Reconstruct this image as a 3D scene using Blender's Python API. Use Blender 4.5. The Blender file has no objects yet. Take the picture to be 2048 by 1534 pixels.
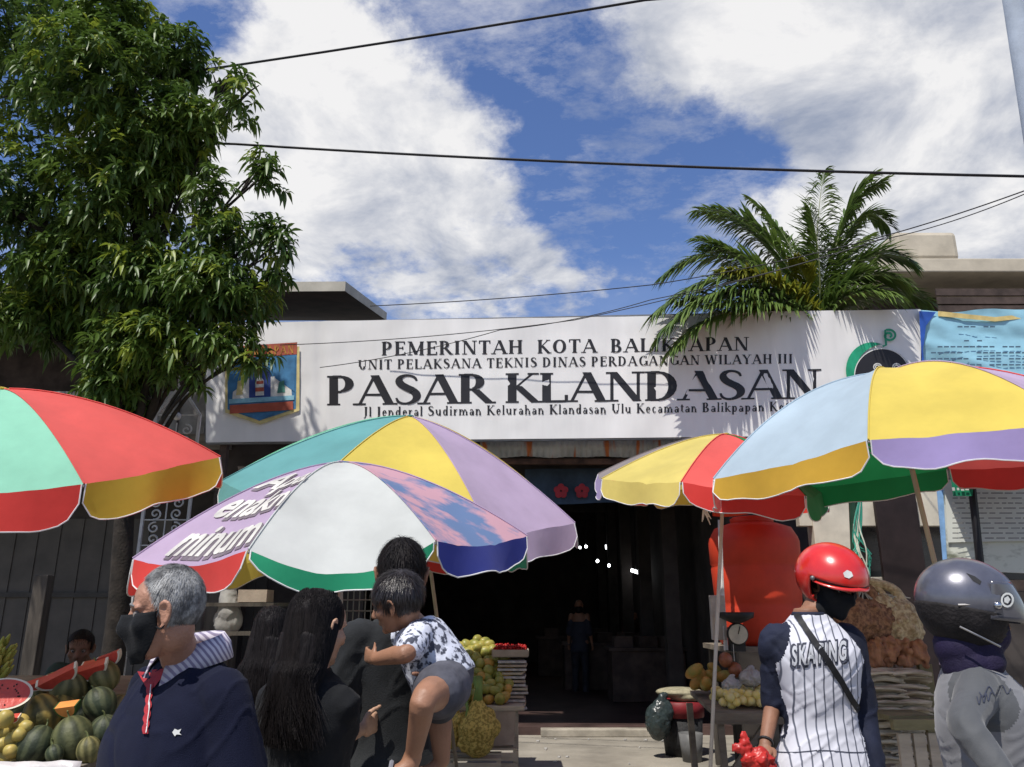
import bpy, bmesh, math, random
from mathutils import Vector, Matrix, noise, Quaternion
from mathutils.bvhtree import BVHTree
from math import sin, cos, tan, pi, radians, atan, atan2, sqrt, exp
V = Vector
S = bpy.context.scene
COL = S.collection
random.seed(7)
# ------------------------------------------------------------------ camera
FPX, PITCH, CZ = 1577.0, atan(448/1577.0), 1.58
cam = bpy.data.cameras.new('camera'); camo = bpy.data.objects.new('camera', cam); COL.objects.link(camo)
cam.sensor_width = 36; cam.lens = 36*FPX/2048; cam.clip_start = .05; cam.clip_end = 3000
camo.location = (0, 0, CZ); camo.rotation_euler = (pi/2+PITCH, 0, 0); S.camera = camo
CP, SP = cos(PITCH), sin(PITCH)
def ray(px, py):
    xc = (px-1024)/FPX; yc = (767-py)/FPX
    return V((xc, CP-yc*SP, SP+yc*CP))
def P(px, py, Y):
    d = ray(px, py); t = Y/d.y
    return V((d.x*t, Y, CZ+d.z*t))
# ------------------------------------------------------------------ sun, sky
SUN = V((-.27, -.43, .88)).normalized()          # direction towards the sun
sl = bpy.data.lights.new('sun', 'SUN'); sl.energy = 4.6; sl.angle = radians(.53); sl.color = (1, .955, .88)
so = bpy.data.objects.new('sun', sl); COL.objects.link(so); so.rotation_euler = SUN.to_track_quat('Z', 'Y').to_euler()
S.view_settings.view_transform = 'Standard'; S.view_settings.look = 'None'
S.view_settings.exposure = 0.12; S.view_settings.gamma = 1; S.view_settings.use_curve_mapping = False
W = bpy.data.worlds.new('World'); S.world = W; W.use_nodes = True
nt = W.node_tree; nt.nodes.clear()
def N(t, nt_, **kw):
    n = nt_.nodes.new(t)
    for k, v in kw.items(): setattr(n, k, v)
    return n
def L(nt_, a, b): nt_.links.new(a, b)
def world():
    out = N('ShaderNodeOutputWorld', nt); sky = N('ShaderNodeTexSky', nt)
    sky.sky_type = 'NISHITA'; sky.sun_disc = False
    sky.sun_elevation = math.asin(SUN.z); sky.sun_rotation = atan2(SUN.x, SUN.y)
    sky.air_density = 1.0; sky.dust_density = .3; sky.ozone_density = 3.0
    hs = N('ShaderNodeHueSaturation', nt); hs.inputs['Saturation'].default_value = 1.12; hs.inputs['Value'].default_value = 1.12; hs.inputs['Hue'].default_value = .512
    L(nt, sky.outputs[0], hs.inputs['Color'])
    b1 = N('ShaderNodeBackground', nt); b1.inputs[1].default_value = .12; L(nt, hs.outputs[0], b1.inputs[0])
    tc = N('ShaderNodeTexCoord', nt)
    def math_(op, a, b=None, c=None):
        n = N('ShaderNodeMath', nt, operation=op)
        for i, x in enumerate((a, b, c)):
            if x is None: continue
            if isinstance(x, (int, float)): n.inputs[i].default_value = x
            else: L(nt, x, n.inputs[i])
        return n.outputs[0]
    sep = N('ShaderNodeSeparateXYZ', nt); L(nt, tc.outputs['Generated'], sep.inputs[0])
    zz = math_('ADD', math_('MAXIMUM', sep.outputs[2], 0.0), .22)
    cmb = N('ShaderNodeCombineXYZ', nt)
    L(nt, math_('DIVIDE', sep.outputs[0], zz), cmb.inputs[0]); L(nt, math_('DIVIDE', sep.outputs[1], zz), cmb.inputs[1])
    def fbm(scale, detail, rough, dist, vec, off=0):
        m = N('ShaderNodeMapping', nt); m.inputs[1].default_value = (off, off*.7, off*.3); L(nt, vec, m.inputs[0])
        n = N('ShaderNodeTexNoise', nt); n.inputs['Scale'].default_value = scale; n.inputs['Detail'].default_value = detail
        n.inputs['Roughness'].default_value = rough; n.inputs['Distortion'].default_value = dist
        L(nt, m.outputs[0], n.inputs['Vector']); return n.outputs[0]
    n1 = fbm(2.3, 12, .56, .1, cmb.outputs[0], 3.1)
    n2 = fbm(6.0, 10, .62, .15, cmb.outputs[0], 9.4)
    n4 = fbm(15, 8, .66, .1, cmb.outputs[0], 2.2)
    f = math_('MULTIPLY_ADD', n1, 1.25, math_('MULTIPLY_ADD', n2, .85, math_('MULTIPLY_ADD', n4, .40, -.56)))
    # the cumulus masses of the day: direction, angular radius, weight
    blobs = [(650,170,.17,.42),(860,230,.17,.40),(560,380,.17,.30),(780,450,.20,.20),(560,60,.07,.12),(1400,110,.15,.40),(1290,190,.09,.22),
             (1620,70,.15,.34),(1780,230,.15,.34),(2000,300,.2,.4),(1960,90,.15,.32),(1580,470,.07,.24),(1270,520,.07,.20),(1160,580,.08,.14),(2010,470,.16,.3),
             (420,60,.11,-.42),(880,20,.12,-.42),(1120,120,.07,-.42),(1110,300,.07,-.34),(1170,400,.09,-.32),(1330,330,.11,-.28),(1480,300,.08,-.22),(1720,340,.06,-.16),
             (1000,40,.09,-.34),(1855,45,.035,-.5),(1690,190,.05,-.14),(1540,350,.07,-.22),(1230,440,.06,-.2)]
    for px, py, r, w in blobs:
        d = ray(px, py).normalized()
        vm = N('ShaderNodeVectorMath', nt, operation='DISTANCE'); vm.inputs[1].default_value = d; L(nt, tc.outputs['Generated'], vm.inputs[0])
        q = math_('DIVIDE', vm.outputs['Value'], r)
        g = math_('EXPONENT', math_('MULTIPLY', math_('MULTIPLY', q, q), -1.0))
        f = math_('MULTIPLY_ADD', g, w*.8, f)
    mr = N('ShaderNodeMapRange', nt); mr.interpolation_type = 'SMOOTHSTEP'
    mr.inputs[1].default_value = .70; mr.inputs[2].default_value = 1.0; L(nt, f, mr.inputs[0])
    hz = N('ShaderNodeMapRange', nt); hz.inputs[1].default_value = .42; hz.inputs[2].default_value = .10; hz.inputs[4].default_value = .5; L(nt, sep.outputs[2], hz.inputs[0])
    cm = N('ShaderNodeMapping', nt); cm.inputs[2].default_value = (0, 0, .5); cm.inputs[3].default_value = (1.0, 1.5, 1); L(nt, cmb.outputs[0], cm.inputs[0])
    n5 = fbm(4.2, 12, .68, .05, cm.outputs[0], 5.0)
    wi = N('ShaderNodeMapRange', nt); wi.inputs[1].default_value = .50; wi.inputs[2].default_value = .80; wi.inputs[4].default_value = .8; L(nt, n5, wi.inputs[0])
    fac = math_('MAXIMUM', math_('MAXIMUM', mr.outputs[0], hz.outputs[0]), wi.outputs[0])
    fac = math_('MULTIPLY', fac, .96)
    # thick cores go grey underneath
    n3 = fbm(4.2, 10, .6, .3, cmb.outputs[0], 21.0)
    cs = N('ShaderNodeMapRange', nt); cs.inputs[1].default_value = .34; cs.inputs[2].default_value = .60; L(nt, n3, cs.inputs[0])
    cr = N('ShaderNodeMix', nt, data_type='RGBA'); cr.inputs[6].default_value = (.36, .41, .53, 1); cr.inputs[7].default_value = (1, .99, .985, 1)
    L(nt, cs.outputs[0], cr.inputs[0])
    b2 = N('ShaderNodeBackground', nt); b2.inputs[1].default_value = .85; L(nt, cr.outputs[2], b2.inputs[0])
    mx = N('ShaderNodeMixShader', nt); L(nt, fac, mx.inputs[0]); L(nt, b1.outputs[0], mx.inputs[1]); L(nt, b2.outputs[0], mx.inputs[2])
    L(nt, mx.outputs[0], out.inputs[0])
world()
# ------------------------------------------------------------------ materials
MATS = {}
def mat(name, col, rough=.7, var=.18, scale=6, bump=.0, bscale=60, spec=.3, metal=0, trans=0, stretch=(1, 1, 1), col2=None, lo=.35, hi=.65, alpha=1, coat=0, detail=5, gen=False, sheen=0):
    if name in MATS: return MATS[name]
    m = bpy.data.materials.new(name); m.use_nodes = True; t = m.node_tree; b = t.nodes['Principled BSDF']
    b.inputs['Roughness'].default_value = rough; b.inputs['Specular IOR Level'].default_value = spec; b.inputs['Metallic'].default_value = metal
    b.inputs['Coat Weight'].default_value = coat; b.inputs['Sheen Weight'].default_value = sheen
    tc = N('ShaderNodeTexCoord', t); mp = N('ShaderNodeMapping', t); mp.inputs[3].default_value = stretch; L(t, tc.outputs['Object'], mp.inputs[0])
    no = N('ShaderNodeTexNoise', t); no.inputs['Scale'].default_value = scale; no.inputs['Detail'].default_value = detail; no.inputs['Roughness'].default_value = .6
    L(t, mp.outputs[0], no.inputs['Vector'])
    r = N('ShaderNodeMapRange', t); r.inputs[1].default_value = lo; r.inputs[2].default_value = hi; L(t, no.outputs[0], r.inputs[0])
    mx = N('ShaderNodeMix', t, data_type='RGBA')
    c1 = tuple(col)+(1,)
    c2 = tuple(col2)+(1,) if col2 else tuple(c*(1-2*var) for c in col)+(1,)
    mx.inputs[6].default_value = c2; mx.inputs[7].default_value = c1
    L(t, r.outputs[0], mx.inputs[0]); L(t, mx.outputs[2], b.inputs['Base Color'])
    if bump:
        n2 = N('ShaderNodeTexNoise', t); n2.inputs['Scale'].default_value = bscale; n2.inputs['Detail'].default_value = 6; L(t, mp.outputs[0], n2.inputs['Vector'])
        bp = N('ShaderNodeBump', t); bp.inputs['Strength'].default_value = bump; bp.inputs['Distance'].default_value = .01; L(t, n2.outputs[0], bp.inputs['Height'])
        L(t, bp.outputs[0], b.inputs['Normal'])
    if alpha < 1: b.inputs['Alpha'].default_value = alpha
    if trans:
        tr = N('ShaderNodeBsdfTranslucent', t); L(t, mx.outputs[2], tr.inputs[0])
        ms = N('ShaderNodeMixShader', t); ms.inputs[0].default_value = trans
        L(t, b.outputs[0], ms.inputs[1]); L(t, tr.outputs[0], ms.inputs[2]); L(t, ms.outputs[0], t.nodes['Material Output'].inputs[0])
    MATS[name] = m; return m
def wave_mat(name, c1, c2, scale, axis='X', rough=.6, dist=0, lo=.4, hi=.6, bump=0, wdist=2, spec=.3):
    m = mat(name, c1, rough, bump=0, spec=spec); t = m.node_tree; b = t.nodes['Principled BSDF']
    tc = [n for n in t.nodes if n.type == 'TEX_COORD'][0]
    w = N('ShaderNodeTexWave', t, bands_direction=axis); w.inputs['Scale'].default_value = scale; w.inputs['Distortion'].default_value = dist
    w.inputs['Detail'].default_value = wdist; L(t, tc.outputs['Object'], w.inputs['Vector'])
    r = N('ShaderNodeMapRange', t); r.inputs[1].default_value = lo; r.inputs[2].default_value = hi; L(t, w.outputs[1], r.inputs[0])
    mx = N('ShaderNodeMix', t, data_type='RGBA'); mx.inputs[6].default_value = tuple(c2)+(1,)
    old = [n for n in t.nodes if n.type == 'MIX'][0]
    L(t, r.outputs[0], mx.inputs[0]); L(t, old.outputs[2], mx.inputs[7]); L(t, mx.outputs[2], b.inputs['Base Color'])
    return m
def emit(name, col, s):
    m = bpy.data.materials.new(name); m.use_nodes = True; b = m.node_tree.nodes['Principled BSDF']
    b.inputs['Emission Color'].default_value = tuple(col)+(1,); b.inputs['Emission Strength'].default_value = s; b.inputs['Base Color'].default_value = tuple(col)+(1,)
    return m
# ------------------------------------------------------------------ object helpers
def tag(o, label=None, cat=None, group=None, kind=None):
    if label: o['label'] = label
    if cat: o['category'] = cat
    if group: o['group'] = group
    if kind: o['kind'] = kind
    return o
def root(name, label, cat, loc=(0, 0, 0), group=None):
    o = bpy.data.objects.new(name, None); COL.objects.link(o); o.location = loc; o.empty_display_size = .1
    return tag(o, label, cat, group)
def wloc(o):
    p = V((0, 0, 0))
    while o is not None: p = p+o.location; o = o.parent
    return p
def obj(name, verts, faces, m, parent=None, smooth=False, loc=None, solid=0, bevel=0, subsurf=0, matids=None):
    """verts are world coordinates; the object's origin is its parent's, or loc."""
    base = wloc(parent) if parent is not None else (V(loc) if loc is not None else V((0, 0, 0)))
    l = V((0, 0, 0))
    if parent is not None and loc is not None: l = V(loc)-base
    me = bpy.data.meshes.new(name); me.from_pydata([tuple(V(v)-base-l) for v in verts], [], faces); me.update()
    o = bpy.data.objects.new(name, me); COL.objects.link(o)
    if parent is not None: o.parent = parent; o.location = l
    else: o.location = base
    for mm in (m if isinstance(m, (list, tuple)) else [m]): me.materials.append(mm)
    if matids: me.polygons.foreach_set('material_index', matids)
    if smooth: me.polygons.foreach_set('use_smooth', [True]*len(me.polygons))
    if solid: s = o.modifiers.new('solid', 'SOLIDIFY'); s.thickness = solid; s.offset = 0
    if bevel: s = o.modifiers.new('bevel', 'BEVEL'); s.width = bevel; s.segments = 2; s.limit_method = 'ANGLE'
    if subsurf: s = o.modifiers.new('sub', 'SUBSURF'); s.levels = s.render_levels = subsurf
    return o
def copy_tree(o, parent=None, loc=None):
    c = o.copy(); COL.objects.link(c); c.parent = parent
    if loc is not None: c.location = loc
    for ch in o.children: copy_tree(ch, c)
    return c
class MB:
    def __init__(s): s.v = []; s.f = []
    def add(s, vs, fs):
        n = len(s.v); s.v += [V(x) for x in vs]; s.f += [tuple(i+n for i in f) for f in fs]; return s
    def box(s, c, sz, R=None):
        c = V(c); x, y, z = sz[0]/2, sz[1]/2, sz[2]/2
        vs = [V((a*x, b*y, d*z)) for a in (-1, 1) for b in (-1, 1) for d in (-1, 1)]
        if R is not None: vs = [R @ v for v in vs]
        return s.add([c+v for v in vs], [(0, 1, 3, 2), (4, 6, 7, 5), (0, 4, 5, 1), (2, 3, 7, 6), (0, 2, 6, 4), (1, 5, 7, 3)])
    def hexa(s, b, t):      # bottom quad, top quad
        return s.add(list(b)+list(t), [(3, 2, 1, 0), (4, 5, 6, 7), (0, 1, 5, 4), (1, 2, 6, 5), (2, 3, 7, 6), (3, 0, 4, 7)])
    def bar(s, a, b, w, h=None, up=V((0, 0, 1))):
        a, b = V(a), V(b); d = (b-a); ln = d.length; d.normalize(); h = h or w
        if abs(d.dot(up)) > .98: up = V((0, 1, 0))
        x = d.cross(up).normalized(); z = x.cross(d)
        R = Matrix((x, d, z)).transposed(); return s.box((a+b)/2, (w, ln, h), R)
    def tube(s, pts, r, n=8, caps=True):
        pts = [V(p) for p in pts]; rr = r if isinstance(r, (list, tuple)) else [r]*len(pts)
        rings = []; ref = None
        for i, p in enumerate(pts):
            d = (pts[min(i+1, len(pts)-1)]-pts[max(i-1, 0)]).normalized()
            if ref is None: ref = V((0, 0, 1)) if abs(d.z) < .9 else V((1, 0, 0))
            x = d.cross(ref).normalized(); y = x.cross(d).normalized(); ref = y
            rings.append([p+(x*cos(2*pi*k/n)+y*sin(2*pi*k/n))*rr[i] for k in range(n)])
        vs = [q for ring in rings for q in ring]; fs = []
        for i in range(len(pts)-1):
            for k in range(n): fs.append((i*n+k, i*n+(k+1) % n, (i+1)*n+(k+1) % n, (i+1)*n+k))
        if caps: fs += [tuple(range(n))[::-1], tuple((len(pts)-1)*n+k for k in range(n))]
        return s.add(vs, fs)
    def lathe(s, prof, c, n=24, M=None):
        c = V(c); vs = []; fs = []; m = len(prof)
        for r, z in prof:
            for k in range(n):
                v = V((r*cos(2*pi*k/n), r*sin(2*pi*k/n), z)); vs.append(c+(M @ v if M is not None else v))
        for i in range(m-1):
            for k in range(n): fs.append((i*n+k, i*n+(k+1) % n, (i+1)*n+(k+1) % n, (i+1)*n+k))
        fs += [tuple(range(n))[::-1], tuple((m-1)*n+k for k in range(n))]
        return s.add(vs, fs)
    def ell(s, c, r, R=None, nu=20, nv=12, f=None):
        c = V(c); vs = []; fs = []
        if isinstance(r, (int, float)): r = (r, r, r)
        for j in range(nv+1):
            th = pi*j/nv
            for i in range(nu):
                ph = 2*pi*i/nu; d = V((sin(th)*cos(ph), sin(th)*sin(ph), cos(th)))
                k = f(d) if f else 1
                v = V((d.x*r[0], d.y*r[1], d.z*r[2]))*k
                vs.append(c+(R @ v if R is not None else v))
        for j in range(nv):
            for i in range(nu): fs.append((j*nu+i, (j+1)*nu+i, (j+1)*nu+(i+1) % nu, j*nu+(i+1) % nu))
        return s.add(vs, fs)
    def build(s, name, m, parent=None, **k): return obj(name, s.v, s.f, m, parent, **k)
def catm(pts, n=6):
    pts = [V(p) for p in pts]; out = []
    for i in range(len(pts)-1):
        a, b, c, d = pts[max(i-1, 0)], pts[i], pts[i+1], pts[min(i+2, len(pts)-1)]
        for k in range(n):
            t = k/n; out.append(.5*((2*b)+(c-a)*t+(2*a-5*b+4*c-d)*t*t+(3*b-a-3*c+d)*t**3))
    out.append(pts[-1]); return out
def interp(vals, t):
    x = t*(len(vals)-1); i = min(int(x), len(vals)-2); return vals[i]*(1-(x-i))+vals[i+1]*(x-i)
class Vol(MB):
    """union of closed shapes, remeshed into ONE continuous surface"""
    def limb(s, pts, rads, n=14, sub=5):
        c = catm(pts, sub); r = [interp(rads, i/(len(c)-1)) for i in range(len(c))]
        s.tube(c, r, n); s.ell(c[0], r[0]*.995, nu=14, nv=8); s.ell(c[-1], r[-1]*.995, nu=14, nv=8); return s
    def loft(s, secs, n=28, sub=4, pw=2.3):
        """secs: (centre, xvec, yvec)"""
        A = catm([q[0] for q in secs], sub); B = catm([q[1] for q in secs], sub); C = catm([q[2] for q in secs], sub); vs = []; fs = []
        for a, b, c in zip(A, B, C):
            for k in range(n):
                t = 2*pi*k/n; x, y = cos(t), sin(t)
                vs.append(a+b*math.copysign(abs(x)**(2/pw), x)+c*math.copysign(abs(y)**(2/pw), y))
        m = len(A)
        for i in range(m-1):
            for k in range(n): fs.append((i*n+k, i*n+(k+1) % n, (i+1)*n+(k+1) % n, (i+1)*n+k))
        fs += [tuple(range(n))[::-1], tuple((m-1)*n+k for k in range(n))]
        return s.add(vs, fs)
    def fuse(s, name, m, parent=None, vox=.008, smooth=4, disp=None, sub=None):
        me = bpy.data.meshes.new('tmp'); me.from_pydata([tuple(v) for v in s.v], [], s.f)
        bm = bmesh.new(); bm.from_mesh(me); bmesh.ops.recalc_face_normals(bm, faces=bm.faces); bm.to_mesh(me); bm.free()
        o = bpy.data.objects.new('tmp', me); COL.objects.link(o)
        r = o.modifiers.new('r', 'REMESH'); r.mode = 'VOXEL'; r.voxel_size = vox
        if smooth: q = o.modifiers.new('s', 'SMOOTH'); q.factor = .5; q.iterations = smooth
        dg = bpy.context.evaluated_depsgraph_get(); ev = o.evaluated_get(dg)
        nm = bpy.data.meshes.new_from_object(ev, depsgraph=dg)
        vs = [v.co.copy() for v in nm.vertices]; ns = [v.normal.copy() for v in nm.vertices]
        if disp: vs = [v+n*disp(v) for v, n in zip(vs, ns)]
        if sub: vs = [v+sub(v) for v in vs]
        fs = [tuple(p.vertices) for p in nm.polygons]
        bpy.data.objects.remove(o); bpy.data.meshes.remove(me); bpy.data.meshes.remove(nm)
        s.rv, s.rf = vs, fs
        if name is None: return None
        return obj(name, vs, fs, m, parent, smooth=True)
def rotz(a): return Matrix.Rotation(a, 3, 'Z')
def fnoise(p, s=1.0, seed=0): return noise.noise(V((p[0]*s+seed, p[1]*s+seed*1.7, p[2]*s-seed)))
def fractal(p, s, seed=0, o=3): return sum(fnoise(p, s*2**i, seed+i*7)/2**i for i in range(o))
def text_mesh(txt, bold=0.0, align='LEFT', spacing=1.0, maxlen=0):
    cu = bpy.data.curves.new('t', 'FONT'); cu.body = txt; cu.offset = bold; cu.align_x = align; cu.space_character = spacing; cu.resolution_u = 4
    o = bpy.data.objects.new('t', cu); COL.objects.link(o); dg = bpy.context.evaluated_depsgraph_get()
    me = bpy.data.meshes.new_from_object(o.evaluated_get(dg), depsgraph=dg)
    bpy.data.objects.remove(o)
    bm = bmesh.new(); bm.from_mesh(me); bmesh.ops.triangulate(bm, faces=bm.faces)
    if maxlen:
        for _ in range(4):
            es = [e for e in bm.edges if e.calc_length() > maxlen]
            if not es: break
            bmesh.ops.subdivide_edges(bm, edges=es, cuts=1); bmesh.ops.triangulate(bm, faces=bm.faces)
    bmesh.ops.remove_doubles(bm, verts=bm.verts, dist=1e-5)
    vs = [v.co.copy() for v in bm.verts]; bm.verts.index_update(); fs = [tuple(v.index for v in f.verts) for f in bm.faces]
    bm.free(); bpy.data.meshes.remove(me); bpy.data.curves.remove(cu)
    xs = [v.x for v in vs]; x0, x1 = min(xs), max(xs)
    return [V(((v.x-x0)/(x1-x0), v.y/.7, 0)) for v in vs], fs        # x 0..1, cap height about 1
# ------------------------------------------------------------------ serif lettering (drawn stroke by stroke)
TK, TN = .20, .075
GL = {  # 'l' line x0 y0 x1 y1 width; 'a' arc cx cy rx ry a0 a1; 's' serif at x y [half width]; first value = advance
'A': (.92, 'l .10 0 .45 1 n;l .45 1 .80 0 k;l .22 .34 .66 .34 n;s .10 0;s .80 0 .17;s .45 .98 .08'),
'B': (.80, 'l .20 0 .20 1 k;a .36 .74 .26 .26 90 -90;a .38 .25 .32 .27 90 -90;l .18 .97 .38 .97 n;l .18 .5 .38 .5 n;l .18 .03 .40 .03 n;s .17 0 .12;s .17 1 .12'),
'D': (.90, 'l .20 0 .20 1 k;a .36 .5 .42 .5 90 -90;l .18 .97 .38 .97 n;l .18 .03 .38 .03 n;s .17 0 .12;s .17 1 .12'),
'E': (.74, 'l .20 0 .20 1 k;l .18 .97 .62 .97 n;l .18 .52 .52 .52 n;l .18 .03 .64 .03 n;l .62 1 .62 .8 n;l .52 .63 .52 .41 n;l .65 0 .65 .22 n;s .17 0 .12;s .17 1 .12'),
'G': (.92, 'a .50 .5 .40 .5 50 315;l .80 .44 .80 .08 k;l .68 .44 .92 .44 n;l .78 .78 .78 .98 n'),
'H': (.96, 'l .22 0 .22 1 k;l .74 0 .74 1 k;l .2 .52 .74 .52 n;s .22 0;s .22 1;s .74 0;s .74 1'),
'I': (.46, 'l .23 0 .23 1 k;s .23 0;s .23 1'),
'J': (.46, 'l .25 .05 .25 1 k;a .08 .02 .19 .22 0 -110;s .25 1'),
'K': (.88, 'l .22 0 .22 1 k;l .26 .46 .70 1 n;l .34 .56 .76 0 k;s .22 0;s .22 1;s .70 1 .13;s .78 0 .13'),
'L': (.74, 'l .20 0 .20 1 k;l .18 .03 .64 .03 n;l .65 0 .65 .24 n;s .17 0 .12;s .20 1'),
'M': (1.1, 'l .18 0 .18 1 n;l .20 1 .55 .04 k;l .55 .04 .88 1 n;l .88 0 .88 1 k;s .18 0;s .88 0;s .14 1 .10;s .92 1 .10'),
'N': (.96, 'l .18 0 .18 1 n;l .20 1 .76 0 k;l .78 0 .78 1 n;s .18 0;s .78 1;s .14 1 .10'),
'O': (.96, 'a .48 .5 .40 .51 0 360'),
'P': (.76, 'l .20 0 .20 1 k;a .36 .72 .30 .28 90 -90;l .18 .97 .38 .97 n;l .18 .45 .38 .45 n;s .20 0;s .17 1 .12'),
'R': (.86, 'l .20 0 .20 1 k;a .36 .73 .28 .27 90 -90;l .18 .97 .38 .97 n;l .18 .47 .38 .47 n;l .42 .47 .76 0 k;s .20 0;s .17 1 .12;s .80 0 .10'),
'S': (.70, 'c .565 .79 .05 .52 .90 .07 .42 .965 .075 .30 .97 .085 .19 .90 .13 .165 .78 .18 .22 .66 .20 .34 .555 .21 .47 .46 .21 .555 .34 .20 .555 .20 .17 .47 .085 .11 .35 .03 .08 .23 .035 .075 .14 .10 .07 .10 .22 .05'),
'T': (.80, 'l .40 0 .40 1 k;l .08 .97 .72 .97 n;l .09 1 .09 .78 n;l .71 1 .71 .78 n;s .40 0'),
'U': (.92, 'l .22 .32 .22 1 k;l .74 .32 .74 1 n;a .48 .32 .27 .33 180 360;s .22 1;s .74 1'),
'W': (1.2, 'l .12 1 .38 0 k;l .38 0 .60 .95 n;l .60 .95 .84 0 k;l .84 0 1.06 1 n;s .12 1;s .60 .98 .10;s 1.06 1'),
'Y': (.86, 'l .12 1 .43 .48 k;l .43 .48 .74 1 n;l .43 0 .43 .5 k;s .12 1;s .74 1;s .43 0'),
'a': (.56, 'l .42 0 .42 .45 k;a .26 .45 .17 .18 15 165;a .24 .17 .18 .19 0 360'),
'b': (.62, 'l .15 0 .15 1 k;a .32 .31 .22 .32 0 360;s .1 1 .08'),
'c': (.54, 'a .29 .31 .22 .32 50 320'),
'd': (.64, 'l .47 0 .47 1 k;a .29 .31 .22 .32 0 360;s .42 1 .08;s .5 0 .08'),
'e': (.56, 'a .29 .31 .22 .32 0 320;l .08 .35 .48 .35 n'),
'h': (.66, 'l .15 0 .15 1 k;a .32 .38 .17 .25 0 180;l .49 0 .49 .38 k;s .15 0;s .49 0;s .1 1 .08'),
'i': (.34, 'l .17 0 .17 .62 k;l .17 .8 .17 .94 k;s .17 0;s .12 .62 .08'),
'k': (.64, 'l .15 0 .15 1 k;l .2 .26 .48 .62 n;l .26 .34 .54 0 k;s .15 0;s .1 1 .08;s .5 .62;s .55 0'),
'l': (.33, 'l .17 0 .17 1 k;s .17 0;s .12 1 .08'),
'm': (.98, 'l .15 0 .15 .62 k;a .32 .38 .16 .24 0 180;l .48 0 .48 .38 k;a .64 .38 .16 .24 0 180;l .81 0 .81 .38 k;s .15 0;s .48 0;s .81 0;s .1 .62 .08'),
'n': (.66, 'l .15 0 .15 .62 k;a .32 .38 .17 .25 0 180;l .49 0 .49 .38 k;s .15 0;s .49 0;s .1 .62 .08'),
'o': (.60, 'a .30 .31 .22 .32 0 360'),
'p': (.64, 'l .15 -.28 .15 .62 k;a .33 .31 .22 .32 0 360;s .15 -.28;s .1 .62 .08'),
'r': (.48, 'l .15 0 .15 .62 k;a .34 .36 .19 .26 60 170;s .15 0;s .1 .62 .08'),
's': (.46, 'c .37 .50 .05 .31 .60 .06 .21 .61 .08 .13 .52 .13 .16 .41 .15 .26 .33 .16 .35 .24 .15 .37 .13 .13 .29 .03 .08 .18 .015 .07 .10 .07 .06 .08 .15 .05'),
'g': (.60, 'a .28 .33 .21 .29 0 360;l .47 -.1 .47 .6 k;a .29 -.08 .2 .18 0 -150'),
't': (.40, 'l .19 .12 .19 .82 k;a .30 .13 .11 .13 180 310;l .06 .60 .36 .60 n'),
'u': (.66, 'l .15 .22 .15 .62 k;a .32 .23 .17 .23 180 360;l .49 0 .49 .62 k;s .1 .62 .08;s .44 .62 .08;s .54 0 .08'),
' ': (.34, '')}
def serif_line(txt, seg=10, spacing=0.0):
    """flat polygons (list of point lists in letter units) and total width"""
    polys = []; x = 0
    for ch in txt:
        adv, d = GL[ch]; low = ch.islower(); tk = TK*(.78 if low else 1); tn = TN
        for st in d.split(';'):
            if not st: continue
            q = st.split(); k = q[0]
            if k == 'l':
                x0, y0, x1, y1 = map(float, q[1:5]); w = (tk if q[5] == 'k' else tn)/2
                dx, dy = x1-x0, y1-y0
                if abs(dy) > abs(dx)*.4: polys.append([(x+x0-w, y0), (x+x0+w, y0), (x+x1+w, y1), (x+x1-w, y1)])
                else: polys.append([(x+x0, y0-w), (x+x1, y1-w), (x+x1, y1+w), (x+x0, y0+w)])
            elif k == 'c':
                z = list(map(float, q[1:])); P3 = catm([V((z[i], z[i+1], z[i+2])) for i in range(0, len(z), 3)], 3 if not low else 2); ed = []
                for j, p in enumerate(P3):
                    a, c = P3[max(j-1, 0)], P3[min(j+1, len(P3)-1)]; dx, dy = c.x-a.x, c.y-a.y; l = sqrt(dx*dx+dy*dy); w = p.z/2
                    ed.append(((x+p.x-dy/l*w, p.y+dx/l*w), (x+p.x+dy/l*w, p.y-dx/l*w)))
                for j in range(len(ed)-1): polys.append([ed[j][0], ed[j+1][0], ed[j+1][1], ed[j][1]])
            elif k == 'a':
                cx, cy, rx, ry, a0, a1 = map(float, q[1:7]); n = max(4, int(abs(a1-a0)/360*seg*2)); o = []; i_ = []
                for j in range(n+1):
                    a = radians(a0+(a1-a0)*j/n); wx, wy = min(tk, rx*.72), min(tn, ry*.5)
                    o.append((x+cx+rx*cos(a), cy+ry*sin(a))); i_.append((x+cx+(rx-wx)*cos(a), cy+(ry-wy)*sin(a)))
                for j in range(n): polys.append([o[j], o[j+1], i_[j+1], i_[j]])
            elif k == 's':
                sx, sy = float(q[1]), float(q[2]); hw = float(q[3]) if len(q) > 3 else .15
                if low: hw *= .8
                d_ = .055 if sy < .3 else -.055
                polys.append([(x+sx-hw, sy), (x+sx+hw, sy), (x+sx+hw, sy+d_), (x+sx-hw, sy+d_)])
        x += adv+spacing
    return polys, x-spacing
# ------------------------------------------------------------------ setting
CONC = mat('concrete_ground', (.34, .31, .26), .92, .22, 1.6, .5, 40, .2, lo=.3, hi=.7)
ROAD = mat('asphalt', (.06, .06, .062), .9, .2, 3, .6, 60)
mb = MB(); mb.add([(-700, -700, 0), (700, -700, 0), (700, 700, 0), (-700, 700, 0)], [(0, 1, 2, 3)])
tag(mb.build('ground', CONC), kind='structure')
mb = MB(); mb.add([(-60, -6, .004), (60, -6, .004), (60, 1.2, .004), (-60, 1.2, .004)], [(0, 1, 2, 3)])
tag(mb.build('road', ROAD), kind='structure')
mb = MB(); mb.box((0, 1.3, .05), (120, .2, .14)); tag(mb.build('kerb', mat('kerb_stone', (.4, .38, .34), .85, .2, 4, .3), bevel=.015), kind='structure')
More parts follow.
